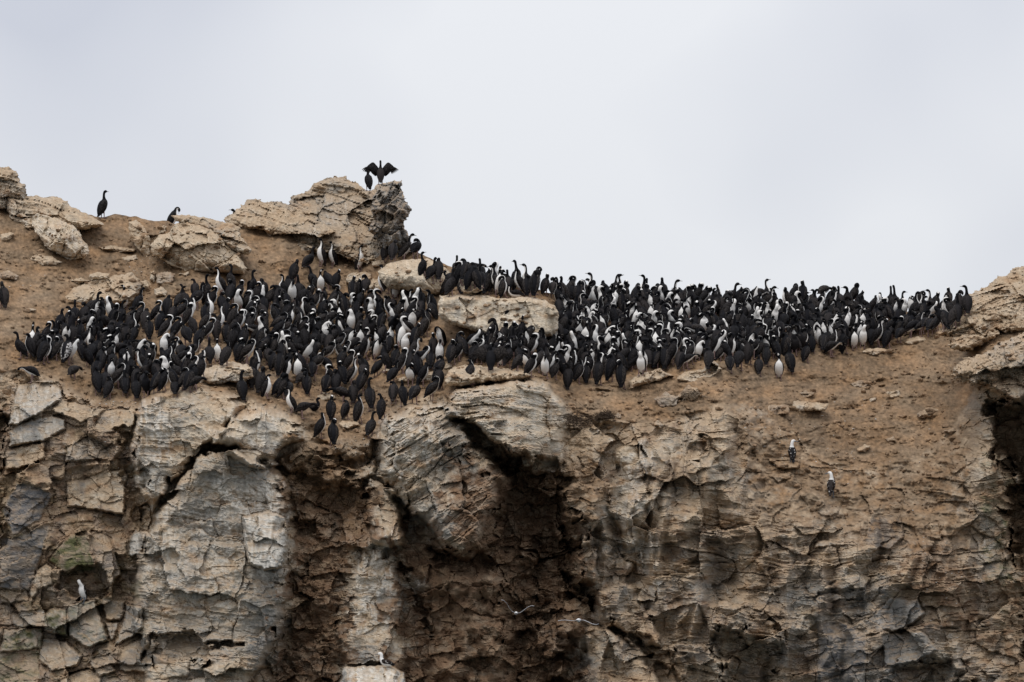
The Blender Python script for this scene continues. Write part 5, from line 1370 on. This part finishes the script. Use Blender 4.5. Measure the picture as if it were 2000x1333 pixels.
def spread_bird(px, py, heading, scale, label, droop=1.0, pose='upright', plum='dark', raise_=0.0):
    o = place_bird(px, py, pose, plum, heading, scale)
    for ch in list(o.children):
        if ch.name.startswith('wing'):
            bpy.data.objects.remove(ch)
    for s in (1, -1):
        arm = [(s * y, z + raise_ * y) for y, z in ((0.03, 0.33), (0.03, 0.44), (0.10, 0.53), (0.17, 0.61), (0.21, 0.635), (0.255, 0.625), (0.34, 0.56), (0.41, 0.49), (0.40, 0.44), (0.34, 0.425), (0.29, 0.375), (0.23, 0.305), (0.15, 0.235), (0.08, 0.26))]
        v, q, t = extrude_outline(arm, 0.022, 0.35)
        m = mesh_from('wing', v, q, t); m.materials.append(M_WING)
        w = bpy.data.objects.new('wing', m); COL.objects.link(w); w.parent = o
        for k in range(7):                                             # loose flight feathers at the tip and along the hind edge
            u = k / 6
            r0 = np.array([0.395 - 0.10 * u, 0.50 - 0.10 * u]); r0[1] += raise_ * r0[0]; an = math.radians(-30 - 38 * u * droop)
            ln = 0.150 - 0.05 * u; d = np.array([math.cos(an), math.sin(an)]); nn = np.array([-d[1], d[0]])
            f = [r0 + nn * 0.016, r0 + d * ln * 0.55 + nn * 0.017, r0 + d * ln * 0.92 + nn * 0.009, r0 + d * ln, r0 + d * ln * 0.9 - nn * 0.008, r0 + d * ln * 0.5 - nn * 0.014, r0 - nn * 0.016]
            v, q, t = extrude_outline([(s * a[0], a[1]) for a in f], 0.008, 0.35)
            m = mesh_from('flight_feather', v, q, t); m.materials.append(M_WING)
            ff = bpy.data.objects.new('flight_feather', m); COL.objects.link(ff); ff.parent = w
    return tag(o, label, 'cormorant', None)


(q1, q2, q3) = z2([(1345, 312), (1252, 362), (795, 985)])
spread_bird(q1[0], q1[1], 95, 0.86, 'black cormorant drying its spread wings on the very top of the crag', 1.0)
lone_bird(q2[0], q2[1], 'relaxed_left', 'dark', 110, 0.84, 'dark cormorant with folded wings beside the wing-spreading bird on the crag')
lone_bird(q3[0], q3[1], 'leaning', 'dark', 40, 1.0, 'dark cormorant leaning forward at the top edge of the left flock')
(q4,) = z5([(425, 965)])
spread_bird(q4[0], q4[1], 90, 0.98, 'cormorant flapping open wings behind the long pale edge slab', 0.3, 'relaxed', 'dark', -0.15)
(q5, q6, q7) = z1([(790, 572), (1325, 640), (225, 560)])
lone_bird(q5[0], q5[1], 'upright', 'dark', 45, 1.0, 'solitary dark cormorant standing against the sky on the left ridge')
hidden_bird(338, 451, 0.7, 'preen', 'full', 20, 1.0, 'white-fronted cormorant preening behind the biggest boulder on the ridge')
hidden_bird(459, 461, 1.2, 'upright', 'dark', 178, 0.95, 'cormorant with only its head showing behind the left end of the crag')
(qb, qc, qd, qe) = z3([(25, 330), (252, 890), (555, 882), (512, 752)])
lone_bird(qb[0], qb[1], 'tuck_left', 'dark', 110, 1.08, 'black hunched bird alone at the left frame edge on the bare slope')
lone_bird(qc[0], qc[1], 'bowed', 'full', 165, 0.95, 'stooping grey-backed bird at the left end of the cliff edge, head stretched left')
lone_bird(qd[0], qd[1], 'bowed', 'dark', 60, 0.95, 'dark bird bending down on the ledge below the left flock')
lone_bird(qe[0], qe[1], 'relaxed_left', 'grey', 65, 1.12, 'mottled grey and white bird hunched at the lower left of the flock', wing_mat=M_MOTTLE)
(qf, qg) = z3([(1745, 205), (1290, 395)])

# boobies: white head and neck, dark spangled back
B_UP = [(-0.215, 0, 0.020, 0.010, 0.022), (-0.150, 0, 0.110, 0.030, 0.046), (-0.095, 0, 0.190, 0.072, 0.078), (-0.040, 0, 0.285, 0.098, 0.102), (0.000, 0, 0.375, 0.090, 0.100), (0.018, 0, 0.450, 0.066, 0.074)]
POSES['booby_right'] = B_UP + [(0.018, 0, 0.510, 0.050, 0.052), (0.014, -0.004, 0.560, 0.045, 0.045), (0.016, -0.012, 0.605, 0.045, 0.044), (0.024, -0.030, 0.640, 0.046, 0.042), (0.030, -0.062, 0.648, 0.040, 0.036), (0.034, -0.096, 0.640, 0.022, 0.020)]
POSES['booby_left'] = [(x, -y, z, a, b) for x, y, z, a, b in POSES['booby_right']]
POSES['booby_preen'] = B_UP + [(0.050, 0.0, 0.505, 0.050, 0.052), (0.080, -0.014, 0.548, 0.045, 0.045), (0.082, -0.040, 0.590, 0.045, 0.044), (0.050, -0.066, 0.606, 0.046, 0.042), (0.012, -0.078, 0.580, 0.040, 0.036), (-0.014, -0.080, 0.545, 0.022, 0.020)]
POSES['booby_sitting'] = [(-0.250, 0, 0.075, 0.010, 0.030), (-0.180, 0, 0.085, 0.030, 0.050), (-0.105, 0, 0.105, 0.072, 0.082), (-0.020, 0, 0.125, 0.096, 0.104), (0.065, 0, 0.150, 0.088, 0.098), (0.120, 0, 0.200, 0.066, 0.074),
                          (0.140, 0, 0.255, 0.050, 0.052), (0.138, 0, 0.305, 0.045, 0.045), (0.142, 0, 0.345, 0.045, 0.044), (0.165, 0, 0.372, 0.046, 0.042), (0.200, 0, 0.378, 0.040, 0.036), (0.234, 0, 0.370, 0.022, 0.020)]


def booby(px, py, pose, heading, scale, label):
    p = at(px, py)
    lf, v, q, tr, w, hood = body_shape(POSES[pose], 'hood_white')
    me = mesh_from('booby', v, q, tr); set_float(me, 'white', w); set_float(me, 'hood', hood * 0); me.materials.append(M_BODY)
    o = bpy.data.objects.new('booby', me); COL.objects.link(o)
    o.location = (p[0], p[1], p[2] - 0.02); o.rotation_euler = (0, 0, math.radians(heading)); o.scale = (scale,) * 3
    for s in (1, -1):
        m = mesh_from('wing', *wing_shape(lf, s, 0.016)); m.materials.append(M_BOOBY_WING); c = bpy.data.objects.new('wing', m); COL.objects.link(c); c.parent = o
    m = mesh_from('beak', *beak_shape(lf, 0.095, 0.017)); m.materials.append(M_GREYBEAK); c = bpy.data.objects.new('beak', m); COL.objects.link(c); c.parent = o
    if pose != 'booby_sitting':
        for s in (1, -1):
            m = mesh_from('foot', *foot_shape(s, -0.02, 0.17)); m.materials.append(M_GREYBEAK); c = bpy.data.objects.new('foot', m); COL.objects.link(c); c.parent = o
    return tag(o, label, 'booby', 'white-headed boobies on the cliff face')


booby(1547, 905, 'booby_right', 95, 0.80, 'white-headed booby on a flat rock on the right cliff, looking right')
booby(1624, 970, 'booby_left', 75, 0.84, 'white-headed booby lower on the steep earth, looking left')
booby(160, 1178, 'booby_preen', 235, 0.82, 'pale-bellied booby preening in a mossy niche at the lower left')
booby(755, 1303, 'booby_sitting', 168, 0.80, 'booby sitting on the whitewashed rock at the bottom edge')

# two pale gulls gliding in front of the dark hollow
M_GULL = plain_material('pale_gull_plumage', (0.70, 0.70, 0.70), 0.6)
M_GULLWING = plain_material('grey_gull_wing', (0.38, 0.38, 0.39), 0.6)


def gull(px, py, dY, heading, roll, dihedral, scale, label):
    p = at(px, py, dY)
    ctrl = [(-0.20, 0, 0, 0.006, 0.030), (-0.13, 0, 0, 0.020, 0.028), (-0.04, 0, 0.0, 0.045, 0.046), (0.05, 0, 0.004, 0.048, 0.050), (0.11, 0, 0.014, 0.032, 0.034), (0.15, 0, 0.020, 0.030, 0.029), (0.185, 0, 0.016, 0.014, 0.012)]
    lf = loft(ctrl, 20, 10)
    v, q, tr = loft_mesh(lf)
    me = mesh_from('gull', v, q, tr); me.materials.append(M_GULL)
    o = bpy.data.objects.new('gull', me); COL.objects.link(o); o.location = p; o.scale = (scale,) * 3
    o.rotation_euler = (math.radians(roll), 0, math.radians(heading))
    for s in (1, -1):
        ws = []
        for k, (y, zf, ch, sw) in enumerate(((0.03, 0.0, 0.060, 0.0), (0.12, 0.35, 0.062, 0.02), (0.22, 0.75, 0.055, 0.035), (0.32, 0.95, 0.042, 0.015), (0.42, 0.9, 0.026, -0.03), (0.50, 0.75, 0.006, -0.085))):
            z = dihedral[0 if s == 1 else 1] * y * zf
            for a, (fx, fz) in enumerate(((1, 0), (0.3, 0.012), (-1, 0), (0.3, -0.006))):
                ws.append((sw + 0.03 + fx * ch, s * y, z + fz))
        qq = [(k * 4 + a, k * 4 + (a + 1) % 4, k * 4 + 4 + (a + 1) % 4, k * 4 + 4 + a) for k in range(5) for a in range(4)] + [(0, 1, 2, 3), (20, 23, 22, 21)]
        m = mesh_from('wing', np.array(ws), np.array(qq)); m.materials.append(M_GULLWING); c = bpy.data.objects.new('wing', m); COL.objects.link(c); c.parent = o
    m = mesh_from('beak', *beak_shape(lf, 0.035, 0.008)); m.materials.append(M_BEAK); c = bpy.data.objects.new('beak', m); COL.objects.link(c); c.parent = o
    return tag(o, label, 'gull', 'gulls gliding before the cliff')


gull(1008, 1198, -2.6, 95, 8, (0.85, 0.75), 0.72, 'pale gull with wings raised in a V before the dark hollow')
gull(1130, 1212, -2.2, 75, -12, (0.25, -0.55), 0.86, 'pale gull gliding with arched wings at the right rim of the dark hollow')

# ------------------------------------------------------------------ nests, twigs, pebbles, droppings
M_TWIG = plain_material('dry_twigs', (0.060, 0.040, 0.026), 0.9)
M_PALE_TWIG = plain_material('bleached_twigs', (0.20, 0.155, 0.11), 0.9)


def stick_batch(items):
    v, q = [], []
    for (p, d, ln, r) in items:
        d = d / np.linalg.norm(d); l = np.cross(d, [0.3, 0.2, 0.9]); l /= np.linalg.norm(l); n = np.cross(d, l); o = len(v)
        for f_, s_ in ((0, 1.0), (1, 0.6)):
            for a in range(4):
                an = a * math.pi / 2
                v.append(p + d * ln * f_ + (l * math.cos(an) + n * math.sin(an)) * r * s_)
        q += [(o + a, o + (a + 1) % 4, o + 4 + (a + 1) % 4, o + 4 + a) for a in range(4)] + [(o, o + 1, o + 2, o + 3), (o + 7, o + 6, o + 5, o + 4)]
    return np.array(v), np.array(q)


def nest(px, py, w, h, n, label, mat):
    c = at(px, py); items = []
    rg = np.random.default_rng(int(px))
    for _ in range(n):
        a = rg.uniform(0, 6.28); rad = math.sqrt(rg.uniform(0, 1)) * w
        top = h * max(0.0, 1 - (rad / w) ** 2)
        pos = c + np.array([rad * math.cos(a), rad * math.sin(a) * 0.6, rg.uniform(-0.02, top)])
        d = np.array([rg.normal(), rg.normal() * 0.6, rg.normal() * 0.45])
        items.append((pos, d, rg.uniform(0.06, 0.16), rg.uniform(0.004, 0.010)))
    o = link('nest', mesh_from('nest', *stick_batch(items)), None, mat)
    return tag(o, label, 'nest', None)


nest(1182, 817, 0.22, 0.20, 240, 'dark clump of nest sticks on the brink right of the big layered ledge', M_TWIG)
nest(488, 648, 0.32, 0.10, 200, 'flat twiggy nest among birds in the middle of the left flock', M_TWIG)
nest(1352, 774, 0.26, 0.14, 160, 'ragged heap of twigs and droppings on the bare slope below the right flock', M_PALE_TWIG)
rg = np.random.default_rng(5); items = []
for _ in range(420):
    x = rg.normal(1128, 24); y = rg.normal(822, 9)
    items.append((at(x, y) + np.array([0, -0.02, 0.012]), np.array([rg.normal(), rg.normal() * 0.5, rg.normal() * 0.25]), rg.uniform(0.06, 0.20), rg.uniform(0.004, 0.008)))
for _ in range(260):
    x = rg.uniform(150, 245); y = rg.normal(868, 16)
    items.append((at(x, y) + np.array([0, -0.02, 0.012]), np.array([rg.normal(), rg.normal() * 0.5, rg.normal() * 0.25]), rg.uniform(0.05, 0.14), rg.uniform(0.004, 0.007)))
tag(link('twigs', mesh_from('twigs', *stick_batch(items)), None, M_TWIG), 'scattered dry twigs on the brink and ledges', None, None, 'stuff')

ico = np.array([(0, 0, 1), (0.89, 0, 0.45), (0.28, 0.85, 0.45), (-0.72, 0.53, 0.45), (-0.72, -0.53, 0.45), (0.28, -0.85, 0.45), (0.72, 0.53, -0.45), (-0.28, 0.85, -0.45), (-0.89, 0, -0.45), (-0.28, -0.85, -0.45), (0.72, -0.53, -0.45), (0, 0, -1)])
icof = np.array([(0, 1, 2), (0, 2, 3), (0, 3, 4), (0, 4, 5), (0, 5, 1), (1, 6, 2), (2, 7, 3), (3, 8, 4), (4, 9, 5), (5, 10, 1), (6, 7, 2), (7, 8, 3), (8, 9, 4), (9, 10, 5), (10, 6, 1), (11, 7, 6), (11, 8, 7), (11, 9, 8), (11, 10, 9), (11, 6, 10)])


def scatter(n, region_fn, rmin, rmax, flat=0.6):
    pv_, pt2 = [], []
    k = 0; tries = 0
    while k < n and tries < n * 12:
        tries += 1
        xy = region_fn()
        if xy is None:
            continue
        r = rmin * (rmax / rmin) ** (rg.uniform(0, 1) ** 2.2)
        v = ico * (1 + 0.35 * rg.uniform(-1, 1, (12, 1))) * np.array([r * rg.uniform(0.8, 1.5), r * rg.uniform(0.7, 1.2), r * flat])
        a = rg.uniform(0, 6.28); c, s = math.cos(a), math.sin(a)
        v = np.stack([v[:, 0] * c - v[:, 1] * s, v[:, 0] * s + v[:, 1] * c, v[:, 2]], -1) + at(*xy) + np.array([0, 0, r * 0.2])
        pv_.append(v); pt2.append(icof + 12 * k); k += 1
    return np.concatenate(pv_), np.concatenate(pt2)


def on_slope():
    x = rg.uniform(-20, 2020); y = rg.uniform(420, 1010)
    sk = np.interp(x, *zip(*SKY)); ed = np.interp(x, *zip(*EDGE))
    if y < sk + 6 or y > ed + (120 if 1450 < x < 1880 else 12):
        return None
    if vnoise(np.array([x / 60]), np.array([y / 40]), 91)[0] < rg.uniform(-0.5, 0.6):
        return None
    return x, y


def flat_mesh(name, v, tr, mat, cols_=None):
    me = mesh_from(name, v, np.zeros((0, 4), np.int32), tr)
    me.polygons.foreach_set('use_smooth', np.zeros(len(tr), bool))
    if cols_ is not None:
        set_color(me, 'stone', cols_)
    return link(name, me, None, mat)


v, tr = scatter(4800, on_slope, 0.010, 0.085)
cc_ = np.repeat(C_SAND * (0.75 + 0.9 * rg.uniform(0, 1, (len(v) // 12, 1))) * np.array([1, 1.02, 1.08]), 12, 0)
tag(flat_mesh('pebbles', v, tr, M_ROCK, cc_), 'loose pebbles and stone chips on the sandy slope', None, None, 'stuff')


def on_drop():
    x, y, sx2, sy2 = DROPS[rg.integers(len(DROPS))]
    return rg.normal(x, sx2), rg.normal(y, sy2)


DROPS = [(1560, 850, 45, 25), (1510, 880, 30, 25), (1680, 830, 60, 30), (1820, 1060, 30, 35), (1860, 1180, 30, 60), (230, 790, 35, 6), (200, 880, 40, 20), (280, 520, 30, 10), (40, 545, 40, 12), (1830, 1200, 25, 40), (1650, 900, 40, 30), (700, 870, 30, 10)]
v, tr = scatter(620, on_drop, 0.008, 0.026, 0.35)
M_DROP = plain_material('dried_droppings_and_down', (0.62, 0.60, 0.56), 0.9)
tag(flat_mesh('droppings', v, tr, M_DROP), 'white specks of droppings and down on the earth', None, None, 'stuff')

# ------------------------------------------------------------------ which cormorant is which
def zone_of(x, y):
    if y < 545 and x < 730: return 'on the bare slope below the crag'
    if y < 540 and x < 880: return 'at the foot of the crag'
    if x < 112: return 'at the far left end of the flock'
    if x < 300 and y >= 690: return 'on the left cliff edge'
    if x < 200: return 'below the left half of the wedge boulder'
    if x < 290: return 'below the right end of the wedge boulder'
    if x < 400 and y < 690: return 'right of the wedge boulder'
    if x < 400: return 'left of the overhanging edge slab'
    if x < 510 and y < 640: return 'under the biggest boulder'
    if x < 510 and y < 745: return 'around the overhanging edge slab'
    if x < 510: return 'right of the overhanging edge slab'
    if x < 620 and y < 650: return 'under the bare slope'
    if x < 740 and y < 650: return 'under the smooth rounded boulder'
    if x < 862 and y < 650: return 'under the cream boulder'
    if x < 600 and y >= 742: return 'on the rim left of the notch'
    if x < 745 and y >= 742: return 'down in the notch'
    if x < 885 and y >= 742: return 'on the rim right of the notch'
    if x < 620: return 'above the left rim of the notch'
    if x < 740: return 'straight above the notch'
    if x < 880: return 'above the right rim of the notch'
    if x < 1105 and y < 592: return 'on top of the big pale slab'
    if x < 1105 and y < 690: return 'in front of the big pale slab'
    if x < 1050: return 'behind the long pale edge slab'
    if x < 1140: return 'right of the long pale edge slab'
    if x < 1222: return 'left of the flat tan slab'
    if x < 1330: return 'behind the flat tan slab'
    if x < 1425: return 'above the pale broken rock'
    if x < 1530: return 'above the upper booby and bare slope'
    if x < 1650: return 'left of the smooth low hump'
    if x < 1765: return 'behind the smooth low hump'
    return 'beside the right outcrop'


ORD = ['first', 'second', 'third', 'fourth', 'fifth', 'sixth', 'seventh', 'eighth', 'ninth', 'tenth', 'eleventh', 'twelfth']
ROWS = ['lowest', 'second', 'third', 'fourth', 'fifth', 'sixth', 'seventh']
zones = {}
for b in LONE:
    zones.setdefault(zone_of(b[0], b[1]), []).append(b)
for zn, lst in zones.items():
    lst.sort(key=lambda b: -b[1])
    nrow = max(1, round(len(lst) / 6)); per = math.ceil(len(lst) / nrow)
    rows = [lst[i:i + per] for i in range(0, len(lst), per)]
    for r_, row in enumerate(rows):
        row.sort(key=lambda b: b[0])
        for k, b in enumerate(row):
            hd = b[3] % 360
            look = {'dark': 'dark', 'bib': 'black-necked', 'full': 'white-fronted' if 190 < hd < 350 else 'pied'}[b[4]]
            pose = {'u': 'upright', 'r': 'resting', 'k': 'tucked', 'p': 'preening', 'w': 'stooping', 's': 'sitting'}[b[2]]
            place = ORD[k] + ' from left' if len(row) > 1 else 'single bird'
            if len(row) > 1 and k == 0: place = 'leftmost'
            if len(row) > 1 and k == len(row) - 1: place = 'rightmost'
            rowt = (ROWS[r_] + ' row, ' if r_ == 0 else ROWS[r_] + ' row up, ') if len(rows) > 1 else ('bird ' if place in ('leftmost', 'rightmost') else '')
            lab_ = f"{look} {pose} cormorant, {place}{', ' if len(rows) > 1 else ' '}{rowt}{zn}".replace('  ', ' ')
            if len(lab_.replace('-', ' ').split()) > 16: lab_ = lab_.replace(' from left', '')
            tag(b[-1], lab_, 'cormorant', 'cormorants of the colony')
